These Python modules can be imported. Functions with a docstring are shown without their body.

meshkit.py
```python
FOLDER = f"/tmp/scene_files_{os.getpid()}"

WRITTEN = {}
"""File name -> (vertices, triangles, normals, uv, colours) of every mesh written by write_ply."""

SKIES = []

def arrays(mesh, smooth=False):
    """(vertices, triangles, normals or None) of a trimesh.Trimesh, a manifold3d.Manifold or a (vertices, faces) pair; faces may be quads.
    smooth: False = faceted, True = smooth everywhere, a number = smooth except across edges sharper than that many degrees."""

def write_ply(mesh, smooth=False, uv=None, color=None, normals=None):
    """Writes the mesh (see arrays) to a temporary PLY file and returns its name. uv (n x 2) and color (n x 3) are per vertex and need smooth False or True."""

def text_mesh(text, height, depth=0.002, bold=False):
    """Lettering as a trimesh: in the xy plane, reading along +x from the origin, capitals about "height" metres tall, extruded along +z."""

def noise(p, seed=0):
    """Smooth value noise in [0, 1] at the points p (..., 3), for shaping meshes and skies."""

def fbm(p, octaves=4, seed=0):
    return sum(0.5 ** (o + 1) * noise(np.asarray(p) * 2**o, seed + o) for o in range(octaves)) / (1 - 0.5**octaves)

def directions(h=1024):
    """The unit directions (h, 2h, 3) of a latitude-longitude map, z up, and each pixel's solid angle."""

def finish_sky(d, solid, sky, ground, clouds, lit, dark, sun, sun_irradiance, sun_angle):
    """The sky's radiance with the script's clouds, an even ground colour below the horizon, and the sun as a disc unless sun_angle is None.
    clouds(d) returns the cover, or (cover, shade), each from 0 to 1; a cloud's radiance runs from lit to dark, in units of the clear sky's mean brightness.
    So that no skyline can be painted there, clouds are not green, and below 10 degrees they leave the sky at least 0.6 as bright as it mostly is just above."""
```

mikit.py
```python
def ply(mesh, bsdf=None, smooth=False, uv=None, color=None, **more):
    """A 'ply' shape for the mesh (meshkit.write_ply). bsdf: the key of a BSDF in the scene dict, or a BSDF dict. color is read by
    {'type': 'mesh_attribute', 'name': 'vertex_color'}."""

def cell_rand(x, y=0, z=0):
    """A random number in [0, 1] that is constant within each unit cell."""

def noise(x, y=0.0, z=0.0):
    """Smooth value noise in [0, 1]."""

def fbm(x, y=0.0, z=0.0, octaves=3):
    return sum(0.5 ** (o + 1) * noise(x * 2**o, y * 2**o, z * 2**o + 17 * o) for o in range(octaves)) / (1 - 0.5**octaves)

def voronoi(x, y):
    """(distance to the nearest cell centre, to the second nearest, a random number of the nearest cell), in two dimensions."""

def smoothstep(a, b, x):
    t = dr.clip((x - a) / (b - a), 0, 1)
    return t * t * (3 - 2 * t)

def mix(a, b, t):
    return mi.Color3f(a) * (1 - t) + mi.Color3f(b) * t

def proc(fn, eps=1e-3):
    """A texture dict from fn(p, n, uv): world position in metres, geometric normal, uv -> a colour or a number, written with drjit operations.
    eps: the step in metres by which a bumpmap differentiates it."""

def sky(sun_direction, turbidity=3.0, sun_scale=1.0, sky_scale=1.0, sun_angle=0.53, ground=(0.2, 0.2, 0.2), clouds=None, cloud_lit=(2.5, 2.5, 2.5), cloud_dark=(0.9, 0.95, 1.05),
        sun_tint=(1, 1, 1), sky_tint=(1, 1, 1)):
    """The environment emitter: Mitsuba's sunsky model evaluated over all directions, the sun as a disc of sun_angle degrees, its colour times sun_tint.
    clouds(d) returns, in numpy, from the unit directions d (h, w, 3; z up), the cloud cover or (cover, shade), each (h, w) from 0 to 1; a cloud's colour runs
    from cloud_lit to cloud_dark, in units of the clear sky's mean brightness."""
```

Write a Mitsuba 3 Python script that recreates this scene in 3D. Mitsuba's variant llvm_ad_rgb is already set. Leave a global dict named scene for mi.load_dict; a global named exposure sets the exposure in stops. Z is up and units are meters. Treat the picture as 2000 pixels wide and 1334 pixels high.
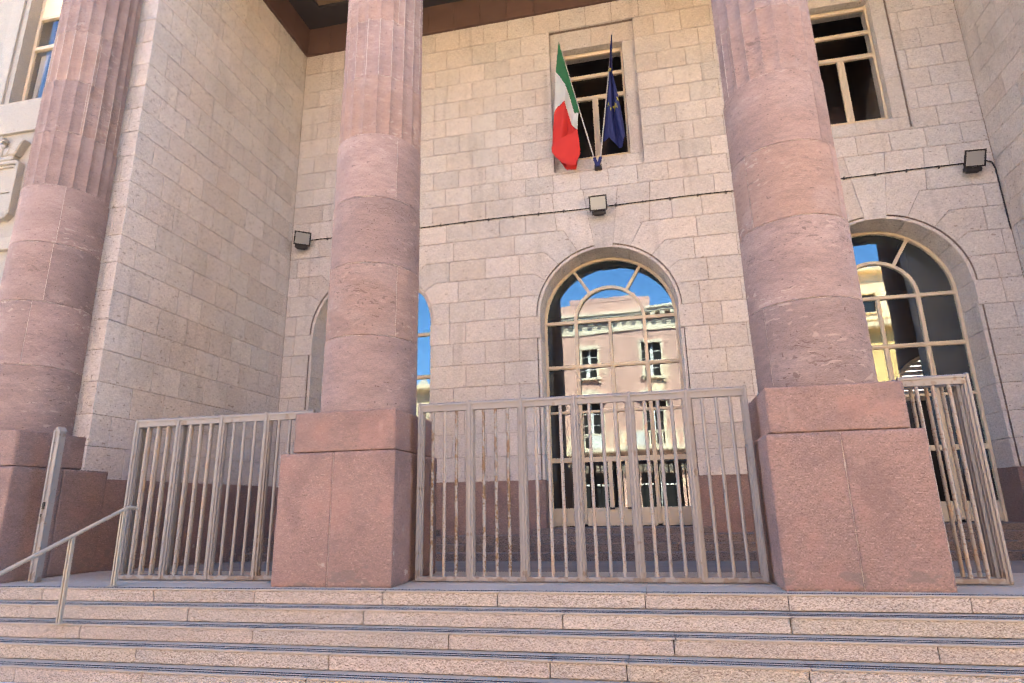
import math, random
import numpy as np, trimesh, mapbox_earcut
import drjit as dr
import mitsuba as mi
import mikit, meshkit
from mikit import proc, noise, fbm, cell_rand, smoothstep, mix
from shapely.geometry import Polygon, box as sbox
from shapely.ops import unary_union

T = mi.ScalarTransform4f
scene, labels = {'type': 'scene'}, {}
rng = random.Random(7)
nrg = np.random.default_rng(11)

# ---------------------------------------------------------------- camera, sky, exposure
CAM = np.array([2.08, -6.8068, 0.8849])
FWD = np.array([-0.2003043, 0.9444662, 0.2605027])
UPV = np.array([0.0736191, -0.2506301, 0.9652796])
RGT = np.array([0.9769640, 0.2125277, -0.0193285])
FOC = 1187.28
scene['camera'] = {'type': 'perspective', 'fov': 80.212, 'fov_axis': 'x', 'near_clip': 0.05, 'far_clip': 2000.0,
                   'to_world': T().look_at(origin=CAM.tolist(), target=(CAM + FWD).tolist(), up=UPV.tolist())}
scene['sky'] = mikit.sky((0.25, 0.85, 1.30), turbidity=2.0, sky_scale=0.62, ground=(0.34, 0.29, 0.24), sun_tint=(1.0, 1.04, 1.0), sky_tint=(0.80, 1.06, 1.19))
exposure = 4.92


def pix(P):
    d = np.asarray(P, float) - CAM
    z = d @ FWD
    return 1000 + FOC * (d @ RGT) / z, 667 - FOC * (d @ UPV) / z


# ---------------------------------------------------------------- materials
def principled(fn_or_rgb, rough=0.8, bump=None, bscale=0.002, eps=2e-3, spec=0.3, **kw):
    bc = proc(fn_or_rgb) if callable(fn_or_rgb) else {'type': 'rgb', 'value': list(fn_or_rgb)}
    b = {'type': 'principled', 'base_color': bc, 'roughness': rough, 'specular': spec, **kw}
    if bump is not None:
        b = {'type': 'bumpmap', 'arbitrary': proc(bump, eps=eps), 'scale': bscale, 'bsdf': b}
    return {'type': 'twosided', 'bsdf': b}


def C(*a):
    return mi.Color3f(*a)


def ids(uv):
    a, b = dr.floor(uv.x / 16), dr.floor(uv.y / 16)
    return cell_rand(a, b, 3), cell_rand(a, b, 9), cell_rand(a, b, 21)


def f_beige(p, n, uv):
    r1, r2, r3 = ids(uv)
    base = mix(C(.488, .445, .412), C(.462, .432, .402), smoothstep(.1, .9, r1))
    base = mix(base, C(.455, .405, .362), smoothstep(.55, .95, r2) * .7)
    base = base * (.94 + .11 * r3)
    base = base * (.92 + .16 * fbm(p.x * 1.6, p.y * 1.6, p.z * 1.6 + r1 * 9))
    g = noise(p.x * 62, p.y * 62, p.z * 62)
    g2 = noise(p.x * 31 + 7, p.y * 31, p.z * 31)
    base = base * (.72 + .36 * g + .22 * g2)
    w = smoothstep(.80, .90, noise(p.x * 27 + 40, p.y * 27, p.z * 27))
    base = mix(base, C(.62, .60, .55), w * .5)
    d = smoothstep(.83, .90, noise(p.x * 22 + 90, p.y * 22 + 4, p.z * 22))
    base = mix(base, C(.15, .11, .09), d * .55)
    run = smoothstep(.58, .80, fbm(p.x * 7 + 3, p.y * 7, p.z * .45))
    base = base * (1 - .13 * run)
    st = smoothstep(.62, .8, fbm(p.x * .9 + 3, p.y * .9, p.z * .5))
    return base * (1 - .10 * st)


def b_beige(p, n, uv):
    return noise(p.x * 45, p.y * 45, p.z * 45) + .6 * noise(p.x * 90, p.y * 90, p.z * 90) - 1.5 * smoothstep(.80, .90, noise(p.x * 22 + 90, p.y * 22 + 4, p.z * 22))


def red_base(p, k1, k2):
    base = mix(C(.236, .166, .147), C(.212, .156, .144), k1)
    base = mix(base, C(.245, .163, .128), smoothstep(.55, .95, k2) * .6)
    m = fbm(p.x * 2.1 + 5 + k2 * 9, p.y * 2.1, p.z * 3.4, octaves=4)
    base = base * (.80 + .40 * m)
    base = mix(base, C(.27, .205, .185), smoothstep(.55, .72, fbm(p.x * 1.6 + 33, p.y * 1.6, p.z * 2.2 + k1 * 9)) * .55)
    fine = noise(p.x * 60, p.y * 60, p.z * 90)
    st = fbm(p.x * 9, p.y * 9, p.z * 26)
    base = base * (.66 + .36 * fine + .34 * st)
    # pale flattened inclusions, thick in some places and absent in others
    wx = (fbm(p.x * 5, p.y * 5, p.z * 7) - .5) * .6
    zone = smoothstep(.47, .66, fbm(p.x * .9 + 20, p.y * .9, p.z * 1.3 + k1 * 30))
    zone2 = smoothstep(.50, .68, fbm(p.x * 1.1 + 55, p.y * 1.1, p.z * 1.6 + k2 * 30))
    q = noise(p.x * 10 + 3 + k2 * 7 + wx * 3, p.y * 10 + wx * 3, p.z * 30 + k1 * 11 + wx * 9)
    q3 = noise(p.x * 21 + 9 + wx * 5, p.y * 21 + k1 * 5, p.z * 64 + wx * 16)
    fl = smoothstep(.72, .84, q) * (.08 + .85 * zone) + smoothstep(.74, .86, q3) * (.12 + .5 * zone2)
    base = mix(base, C(.42, .345, .30), dr.minimum(fl, 1) * .5)
    q2 = noise(p.x * 13 + 31 - wx * 4, p.y * 13, p.z * 36 + k2 * 19 + wx * 12)
    dk = smoothstep(.70, .86, q2) * zone2
    base = mix(base, C(.105, .070, .062), dk * .6)
    pit = smoothstep(.85, .92, noise(p.x * 30 + 11, p.y * 30, p.z * 34))
    return mix(base, C(.09, .06, .055), pit * .6)


def f_drum(p, n, uv):
    r1, r2, r3 = ids(uv)
    return red_base(p, r1, r2) * (.88 + .24 * r3)


def f_ped(p, n, uv):
    r1, r2, r3 = ids(uv)
    base = mix(C(.224, .147, .125), C(.203, .141, .124), r1)
    base = base * (.84 + .32 * fbm(p.x * 1.3, p.y * 1.3, p.z * 1.0))
    base = base * (.62 + .40 * noise(p.x * 75, p.y * 75, p.z * 75) + .36 * fbm(p.x * 28, p.y * 28, p.z * 34))
    sp = smoothstep(.78, .88, noise(p.x * 46 + 17, p.y * 46, p.z * 60))
    base = mix(base, C(.40, .30, .26), sp * .4)
    sd = smoothstep(.76, .86, noise(p.x * 42 + 77, p.y * 42, p.z * 52))
    base = mix(base, C(.10, .065, .055), sd * .45)
    run = smoothstep(.70, .86, fbm(p.x * 9, p.y * 9, p.z * 1.6))
    base = mix(base, C(.36, .27, .235), run * .5)
    pk = smoothstep(.52, .70, fbm(p.x * 3.1 + 60, p.y * 3.1, p.z * 2.2))
    base = mix(base, C(.31, .165, .135), pk * .28)
    blot = smoothstep(.54, .72, fbm(p.x * 2.3 + 11, p.y * 2.3, p.z * 2.0))
    base = mix(base, C(.135, .09, .085), blot * .4)
    grime_shadow = smoothstep(.52, .62, fbm(p.x * 5 + 2, p.y * 5, p.z * 7) - p.z * .55)  # dirt at the foot, doubling as a contact shadow in the colour
    base = mix(base, C(.15, .12, .105), grime_shadow * .6)
    salt = smoothstep(.66, .76, fbm(p.x * 8 + 40, p.y * 8, p.z * 8) - p.z * .25)
    return mix(base, C(.44, .39, .34), salt * .5)


def b_red(p, n, uv):
    return noise(p.x * 26, p.y * 26, p.z * 60) + .7 * noise(p.x * 70, p.y * 70, p.z * 90) + .9 * fbm(p.x * 7, p.y * 7, p.z * 14)


def f_step(p, n, uv):
    r1, r2, r3 = ids(uv)
    base = mix(C(.400, .335, .283), C(.375, .332, .288), r1)
    base = mix(base, C(.440, .370, .280), smoothstep(.72, .95, r2) * .5)
    base = base * (.92 + .16 * r3)
    a = noise(p.x * 105, p.y * 105, p.z * 130)
    b = noise(p.x * 60 + 9, p.y * 60, p.z * 76)
    base = base * (.18 + .82 * a + .62 * b)
    w = smoothstep(.70, .86, noise(p.x * 66 + 33, p.y * 66, p.z * 84))
    base = mix(base, C(.56, .50, .42), w * .55)
    d = smoothstep(.72, .84, noise(p.x * 64 + 70, p.y * 64, p.z * 80))
    base = mix(base, C(.13, .085, .06), d * .65)
    return base * (.88 + .24 * fbm(p.x * 1.7, p.y * 1.7, p.z * 3))


def b_step(p, n, uv):
    return noise(p.x * 80, p.y * 80, p.z * 120) + .6 * noise(p.x * 160, p.y * 160, p.z * 200)


def f_step_shaded(p, n, uv):
    return f_step(p, n, uv) * C(.48, .42, .42)  # step granite darkened, portico shade put into the colour


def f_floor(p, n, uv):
    return C(.155, .135, .122) * (.8 + .3 * fbm(p.x * 2, p.y * 2, p.z) + .15 * noise(p.x * 50, p.y * 50, p.z * 50))  # base set dark to stand in for the shade behind the gates


def f_tread(p, n, uv):
    r1, r2, r3 = ids(uv)
    base = mix(C(.34, .290, .235), C(.32, .275, .225), r1)
    return base * (.84 + .2 * fbm(p.x * 3, p.y * 3, p.z * 3) + .14 * noise(p.x * 60, p.y * 60, p.z * 60))


def f_paint(p, n, uv):
    base = C(.222, .206, .195) * (.94 + .12 * fbm(p.x * 3, p.y * 3, p.z * 1.2))
    low = smoothstep(.70, .80, fbm(p.x * 14, p.y * 14, p.z * 9) + .28 * smoothstep(.22, .0, p.z))
    base = mix(base, C(.15, .10, .065), low * .6)
    ch = smoothstep(.90, .95, noise(p.x * 26, p.y * 26, p.z * 26))
    return mix(base, C(.15, .11, .09), ch * .5)


def f_rust(p, n, uv):
    base = C(.25, .235, .215)
    a = fbm(p.x * 9, p.y * 9, p.z * 5)
    r = smoothstep(.44, .60, a * .7 + .3 * noise(p.x * 60, p.y * 60, p.z * 46))
    base = mix(base, mix(C(.185, .118, .062), C(.11, .066, .040), noise(p.x * 40, p.y * 40, p.z * 30)), r)
    d = smoothstep(.74, .82, noise(p.x * 50 + 5, p.y * 50, p.z * 42))
    return mix(base, C(.14, .08, .05), d * .6)


def f_speck(p, n, uv):
    base = C(.275, .248, .22) * (.92 + .16 * fbm(p.x * 6, p.y * 6, p.z * 3))
    d = smoothstep(.70, .80, noise(p.x * 55, p.y * 55, p.z * 42))
    base = mix(base, C(.20, .13, .085), d * .7)
    r = smoothstep(.60, .74, fbm(p.x * 7 + 8, p.y * 7, p.z * 4))
    return mix(base, C(.33, .21, .12), r * .5)


def f_cream(p, n, uv):
    return C(.55, .46, .33) * (.92 + .14 * fbm(p.x * 5, p.y * 5, p.z * 2.5))


def f_wing(p, n, uv):
    r1, r2, r3 = ids(uv)
    base = mix(C(.325, .305, .27), C(.305, .285, .25), fbm(p.x * .8, p.y * .8, p.z * .8)) * (.96 + .08 * r1)
    base = base * (.90 + .14 * noise(p.x * 55, p.y * 55, p.z * 55) + .08 * fbm(p.x * 14, p.y * 14, p.z * 14))
    d = smoothstep(.86, .93, noise(p.x * 24 + 9, p.y * 24, p.z * 24))
    return mix(base, C(.25, .19, .16), d * .45)


def f_mortar(p, n, uv):
    return C(.23, .18, .155) * (.75 + .5 * fbm(p.x * 4, p.y * 4, p.z * 4))


def f_lime(p, n, uv):
    return C(.38, .32, .28) * (.85 + .35 * fbm(p.x * 9, p.y * 9, p.z * 9))


def f_arch(p, n, uv):
    r1, r2, r3 = ids(uv)
    base = mix(C(.105, .064, .054), C(.095, .060, .052), r1)
    return base * (.88 + .2 * fbm(p.x * 2, p.y * 2, p.z * 3) + .08 * noise(p.x * 50, p.y * 50, p.z * 50))


def f_border(p, n, uv):
    return C(.046, .042, .046) * (.85 + .3 * fbm(p.x * 2, p.y * 2, p.z))


def f_coffer(p, n, uv):
    return C(.20, .135, .088) * (.88 + .24 * fbm(p.x * 1.5, p.y * 1.5, p.z))


def f_pink(p, n, uv):
    base = mix(C(.55, .335, .285), C(.49, .31, .268), fbm(p.x * .7, p.y, p.z * .5))
    base = base * (.92 + .16 * fbm(p.x * 6, p.y * 6, p.z * 6))
    peel = smoothstep(.655, .675, fbm(p.x * .55 + 12.3, p.y * .55, p.z * .42 + 4.1, octaves=5))
    return mix(base, C(.66, .50, .37) * (.85 + .3 * noise(p.x * 9, p.y * 9, p.z * 9)), peel)


def f_trim(p, n, uv):
    base = C(.66, .58, .46) * (.86 + .24 * fbm(p.x * 3, p.y * 3, p.z * 3))
    return mix(base, C(.25, .21, .15), smoothstep(.64, .78, fbm(p.x * 5 + 4, p.y * 5, p.z * 2)) * .5)


def f_yellow(p, n, uv):
    return C(.76, .52, .22) * (.86 + .26 * fbm(p.x * .9, p.y * .9, p.z * .6))


def f_pale(p, n, uv):
    base = C(.74, .58, .40) * (.86 + .26 * fbm(p.x * .8, p.y * .8, p.z * .5))
    return mix(base, C(.28, .24, .19), smoothstep(.60, .72, fbm(p.x * 1.5, p.y * 1.5, p.z * .4)) * .4)


def f_street(p, n, uv):
    return C(.36, .325, .285) * (.8 + .25 * fbm(p.x * .6, p.y * .6, 0) + .2 * noise(p.x * 40, p.y * 40, 0))


def f_pave(p, n, uv):
    i, j = dr.floor(p.x / .9), dr.floor(p.y / .6)
    u, v = p.x / .9 - i, p.y / .6 - j
    e = dr.minimum(dr.minimum(u, 1 - u) * .9, dr.minimum(v, 1 - v) * .6)
    base = C(.48, .43, .38) * (.86 + .2 * cell_rand(i, j) + .1 * noise(p.x * 30, p.y * 30, 0))
    return mix(C(.16, .14, .12), base, smoothstep(.003, .008, e))


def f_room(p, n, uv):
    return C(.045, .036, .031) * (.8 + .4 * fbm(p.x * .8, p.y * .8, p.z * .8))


MATS = {
    'm_beige': principled(f_beige, .85, b_beige, .0028),
    'm_drum': principled(f_drum, .78, b_red, .0026),
    'm_ped': principled(f_ped, .80, b_red, .0026),
    'm_step': principled(f_step, .85, b_step, .0022),
    'm_step_shaded': principled(f_step_shaded, .85),
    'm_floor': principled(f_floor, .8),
    'm_tread': principled(f_tread, .55),
    'm_paint': principled(f_paint, .48),
    'm_rust': principled(f_rust, .7),
    'm_speck': principled(f_speck, .6),
    'm_cream': principled(f_cream, .42),
    'm_wing': principled(f_wing, .85),
    'm_mortar': principled(f_mortar, .95, spec=.1),
    'm_lime': principled(f_lime, .95, spec=.1),
    'm_arch': principled(f_arch, .8),
    'm_border': principled(f_border, .85),
    'm_coffer': principled(f_coffer, .8),
    'm_pink': principled(f_pink, .9),
    'm_trim': principled(f_trim, .85),
    'm_yellow': principled(f_yellow, .9),
    'm_pale': principled(f_pale, .9),
    'm_street': principled(f_street, .9),
    'm_pave': principled(f_pave, .85),
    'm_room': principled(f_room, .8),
    'm_black': principled((.022, .020, .022), .45),
    'm_strip': principled((.035, .034, .042), .6),
    'm_iron': principled((.03, .028, .028), .5),
    'm_galv': principled((.36, .315, .25), .45, metallic=.1),
    'm_dark': principled((.015, .014, .014), .6),
    'm_curtain': principled((.45, .44, .42), .9),
    'm_shutter': principled((.60, .60, .60), .6),
    'm_darkpane': principled((.018, .020, .022), .08, spec=.5),
    'm_blind': principled((.78, .76, .72), .7),
    'm_green': principled((.020, .105, .045), .75, sheen=.3),
    'm_white': principled((.46, .47, .46), .75, sheen=.3),
    'm_red': principled((.46, .030, .026), .75, sheen=.3),
    'm_blue': principled((.020, .027, .11), .75, sheen=.3),
    'm_gold': principled((.45, .37, .06), .7),
    'm_pole': principled((.42, .39, .36), .4),
    'm_lampglass': principled((.26, .26, .25), .12, spec=.6),
    'm_glass': {'type': 'thindielectric', 'int_ior': 2.0, 'ext_ior': 1.0, 'specular_reflectance': {'type': 'rgb', 'value': [0.72, 0.90, 1.0]}},
    'm_clear': {'type': 'thindielectric', 'int_ior': 1.5, 'ext_ior': 1.0},
}
scene.update(MATS)

# ---------------------------------------------------------------- helpers
used = {}


def numbered(name, parent=None):
    full = (parent + '__' if parent else '') + name
    k = used.get(full, -1) + 1
    used[full] = k
    return full if k == 0 else f'{full}_{k:03d}'


def put(name, mesh, mat, parent=None, smooth=False, uv=None, **more):
    key = numbered(name, parent)
    if isinstance(mesh, MB):
        mesh, uv2 = mesh.arrays()
        uv = uv2 if uv is None else uv
    scene[key] = mikit.ply(mesh, mat, smooth=smooth, uv=uv, **more)
    return key


def thing(name, label, cat, group=None):
    key = numbered(name)
    labels[key] = {'label': label, 'category': cat}
    if group:
        labels[key]['group'] = group
    return key


def struct(name, mesh, mat, smooth=False, uv=None):
    key = put(name, mesh, mat, None, smooth, uv)
    labels[key] = {'kind': 'structure'}
    return key


def fresh_uv(pts):
    """uv of a piece: a cell of its own (16 wide) that the materials read as the number of the piece."""
    i, j = rng.randrange(400), rng.randrange(400)
    P = np.asarray(pts, float)
    o = P.min(0)
    q = P - o
    return np.stack([q[:, 0] * .71 + q[:, 1] * .53 + 1, q[:, 2] * .83 + q[:, 1] * .31 + 1], 1) % 14 + 1 + 16 * np.array([i, j])


def one_uv(v):
    u = fresh_uv(v[:1])[0]
    return np.floor(u / 16) * 16 + 2 + (np.asarray(v) - v.min(0))[:, [0, 2]] + .31 * (np.asarray(v) - v.min(0))[:, 1:2]


def rough_box(x0, x1, y0, y1, z0, z1, c=.012, size=.07, amp=.004, freq=6.0):
    """A worn block: rounded edges and a slightly uneven, chipped surface."""
    m = trimesh.creation.box((x1 - x0, y1 - y0, z1 - z0)).subdivide_to_size(size, max_iter=12)
    m.merge_vertices()
    ctr, h = np.array([(x0 + x1) / 2, (y0 + y1) / 2, (z0 + z1) / 2]), np.array([x1 - x0, y1 - y0, z1 - z0]) / 2
    v = np.array(m.vertices)
    q = np.clip(v, -(h - c), h - c)
    d = v - q
    L = np.linalg.norm(d, axis=1, keepdims=True)
    n = d / np.maximum(L, 1e-9)
    w = v + ctr
    chip = np.clip(meshkit.noise(w * 9 + 31) - .72, 0, 1) * (np.abs(n).max(1) < .95) * .05
    off = amp * (meshkit.fbm(w * freq, 3) - .5) * 2 + amp * .5 * (meshkit.noise(w * freq * 5) - .5) - chip
    return ctr + q + n * (np.minimum(L, c) + off[:, None]), np.array(m.faces)


_hull = {}


def cbox_arrays(x0, x1, y0, y1, z0, z1, c=0.0):
    if c <= 0:
        v = np.array([[x, y, z] for x in (x0, x1) for y in (y0, y1) for z in (z0, z1)], float)
        f = np.array([[0, 1, 3], [0, 3, 2], [4, 6, 7], [4, 7, 5], [0, 4, 5], [0, 5, 1], [2, 3, 7], [2, 7, 6], [0, 2, 6], [0, 6, 4], [1, 5, 7], [1, 7, 3]])
        return v, f
    v = []
    for x, sx in ((x0, 1), (x1, -1)):
        for y, sy in ((y0, 1), (y1, -1)):
            for z, sz in ((z0, 1), (z1, -1)):
                v += [(x, y + sy * c, z + sz * c), (x + sx * c, y, z + sz * c), (x + sx * c, y + sy * c, z)]
    v = np.array(v, float)
    if 'f' not in _hull:
        u = []
        for x, sx in ((0, 1), (1, -1)):
            for y, sy in ((0, 1), (1, -1)):
                for z, sz in ((0, 1), (1, -1)):
                    u += [(x, y + sy * .1, z + sz * .1), (x + sx * .1, y, z + sz * .1), (x + sx * .1, y + sy * .1, z)]
        u = np.array(u)
        h = trimesh.convex.convex_hull(u)
        idx = [int(np.argmin(((u - p) ** 2).sum(1))) for p in h.vertices]
        _hull['f'] = np.array(idx)[h.faces]
    return v, _hull['f']


class MB:
    def __init__(self):
        self.v, self.f, self.uv, self.n = [], [], [], 0

    def add(self, v, f, uv=None):
        v = np.asarray(v, float)
        f = np.asarray(f, int)
        if f.shape[1] == 4:
            f = np.vstack([f[:, [0, 1, 2]], f[:, [0, 2, 3]]])
        self.v.append(v)
        self.f.append(f + self.n)
        self.uv.append(fresh_uv(v) if uv is None else uv)
        self.n += len(v)
        return self

    def box(self, x0, x1, y0, y1, z0, z1, c=0.0):
        return self.add(*cbox_arrays(x0, x1, y0, y1, z0, z1, c))

    def tube(self, pts, r, sides=12, caps=True):
        p = np.asarray(pts, float)
        r = np.broadcast_to(r, (len(p),))
        t = np.gradient(p, axis=0)
        t /= np.linalg.norm(t, axis=1, keepdims=True)
        ref = np.array([0, 0, 1.0]) if abs(t[0, 2]) < .9 else np.array([1.0, 0, 0])
        a = np.zeros_like(t)
        for i in range(len(t)):
            q = ref - t[i] * (ref @ t[i])
            a[i] = q / np.linalg.norm(q)
            ref = a[i]
        b = np.cross(t, a)
        an = np.arange(sides) * 2 * np.pi / sides
        v = p[:, None] + r[:, None, None] * (np.cos(an)[None, :, None] * a[:, None] + np.sin(an)[None, :, None] * b[:, None])
        v = v.reshape(-1, 3)
        f = []
        for i in range(len(p) - 1):
            for j in range(sides):
                k = (j + 1) % sides
                f += [[i * sides + j, i * sides + k, (i + 1) * sides + k], [i * sides + j, (i + 1) * sides + k, (i + 1) * sides + j]]
        if caps:
            n = len(v)
            v = np.vstack([v, p[0], p[-1]])
            for j in range(sides):
                k = (j + 1) % sides
                f += [[n, k, j], [n + 1, (len(p) - 1) * sides + j, (len(p) - 1) * sides + k]]
        return self.add(v, f)

    def arrays(self):
        return (np.vstack(self.v), np.vstack(self.f)), np.vstack(self.uv)

    def turned(self, m):
        out = MB()
        for v, f, uv in zip(self.v, self.f, self.uv):
            out.v.append(v @ np.asarray(m)[:3, :3].T + np.asarray(m)[:3, 3])
            out.f.append(f)
            out.uv.append(uv)
        out.n = self.n
        return out


def tri2d(P):
    P = np.asarray(P, float)
    t = mapbox_earcut.triangulate_float64(P, np.array([len(P)], np.uint32)).reshape(-1, 3).astype(int)
    return t


def inset(P, d):
    """Moves every edge of a counter-clockwise polygon inwards by d (mitred)."""
    P = np.asarray(P, float)
    e = np.roll(P, -1, 0) - P
    e /= np.linalg.norm(e, axis=1, keepdims=True)
    n = np.stack([-e[:, 1], e[:, 0]], 1)
    n0 = np.roll(n, 1, 0)
    k = 1 + (n * n0).sum(1, keepdims=True)
    return P + d * (n + n0) / np.maximum(k, .35)


def clean(P):
    P = np.asarray(P, float)
    if np.allclose(P[0], P[-1]):
        P = P[:-1]
    keep = [i for i in range(len(P)) if np.linalg.norm(P[i] - P[i - 1]) > .012]
    P = P[keep]
    a = (P[:, 0] * np.roll(P[:, 1], -1) - np.roll(P[:, 0], -1) * P[:, 1]).sum()
    return P if a > 0 else P[::-1]


def slab(P, o, U, V, N, depth, gap=.009, ch=.005, proud=0.0, tilt=0.0):
    """One dressed stone: polygon P in the plane (o, U, V), face towards N, chamfered, with half a joint left all round."""
    P = clean(P)
    o, U, V, N = (np.asarray(q, float) for q in (o, U, V, N))
    A, B = inset(P, gap / 2), inset(P, gap / 2 + ch)
    n = len(P)
    cen = B.mean(0)
    tx, ty = rng.uniform(-tilt, tilt), rng.uniform(-tilt, tilt)

    def w(Q, h, t=0):
        hh = h + t * ((Q[:, :1] - cen[0]) * tx + (Q[:, 1:] - cen[1]) * ty)
        return o + Q[:, :1] * U + Q[:, 1:] * V + hh * N

    v = np.vstack([w(A, -depth), w(A, proud - ch, 1), w(B, proud, 1)])
    f = []
    for i in range(n):
        k = (i + 1) % n
        for r in (0, 1):
            f += [[r * n + i, r * n + k, (r + 1) * n + k], [r * n + i, (r + 1) * n + k, (r + 1) * n + i]]
    f += [list(t + 2 * n) for t in tri2d(B)]
    f += [list(t[::-1]) for t in tri2d(A)]
    return v, np.array(f)


def put_stones(parent, pieces, mat, name='stone', limit=300, rest='further_stone', score=None):
    """pieces: list of (v, f). The ones that show largest are parts, the rest one part."""
    sc = []
    for v, f in pieces:
        c = v[-max(3, len(v) // 3):].mean(0)
        d = np.linalg.norm(c - CAM)
        x, y = pix(c)
        s = np.prod(np.sort(np.ptp(v, axis=0))[1:]) / d ** 2
        if not (-60 < x < 2060 and -60 < y < 1390) or (c - CAM) @ FWD < 0 or (score and score(x, y)):
            s *= 1e-3
        sc.append(s)
    order = np.argsort(sc)[::-1]
    mb = MB()
    for r, i in enumerate(order):
        v, f = pieces[i]
        if r < limit and sc[i] > 1e-5:
            put(name, (v, f), mat, parent, uv=fresh_uv(v))
        else:
            mb.add(v, f)
    if mb.n:
        k = put(rest, mb, mat, parent)
        labels[k] = {'kind': 'stuff'}


def extrude_xz(poly, y0, y1):
    """A shapely polygon in (x, z) as a solid between y0 and y1."""
    out = []
    for g in getattr(poly, 'geoms', [poly]):
        m = trimesh.creation.extrude_polygon(g, y1 - y0, engine='earcut')
        v = np.array(m.vertices)
        out.append(trimesh.Trimesh(np.stack([v[:, 0], y1 - v[:, 2], v[:, 1]], 1), m.faces, process=False))
    return trimesh.util.concatenate(out)


def arch_poly(cx, z0, zs, r, n=48):
    a = np.linspace(0, np.pi, n + 1)
    return Polygon([(cx + r, z0)] + [(cx + r * math.cos(t), zs + r * math.sin(t)) for t in a] + [(cx - r, z0)])


# ---------------------------------------------------------------- dimensions
YW = 6.489                       # face of the portico's back wall
XL, XR = -6.64, 9.717            # inner faces of the side walls
YP = 1.36                        # front of the left side wall
ARC = [-4.30, 1.49, 7.28]        # arch centres
ZS, RO, RI = 5.115, 1.635, 1.55  # springing, outer and inner radius
YD = 7.2                         # door plane
ZC = [1.405, 1.944, 2.46, 3.0, 3.54, 4.07, 4.597, 5.115, 5.63, 6.165, 6.69, 7.205, 7.715, 8.21, 8.70, 9.19, 9.70, 10.21, 10.73, 11.24, 11.765, 12.29, 12.90, 13.52]
COLX = [-7.455, -1.60, 4.125, 9.95]
YC = 0.95
WX = [c + .005 for c in ARC]     # window centres

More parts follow.
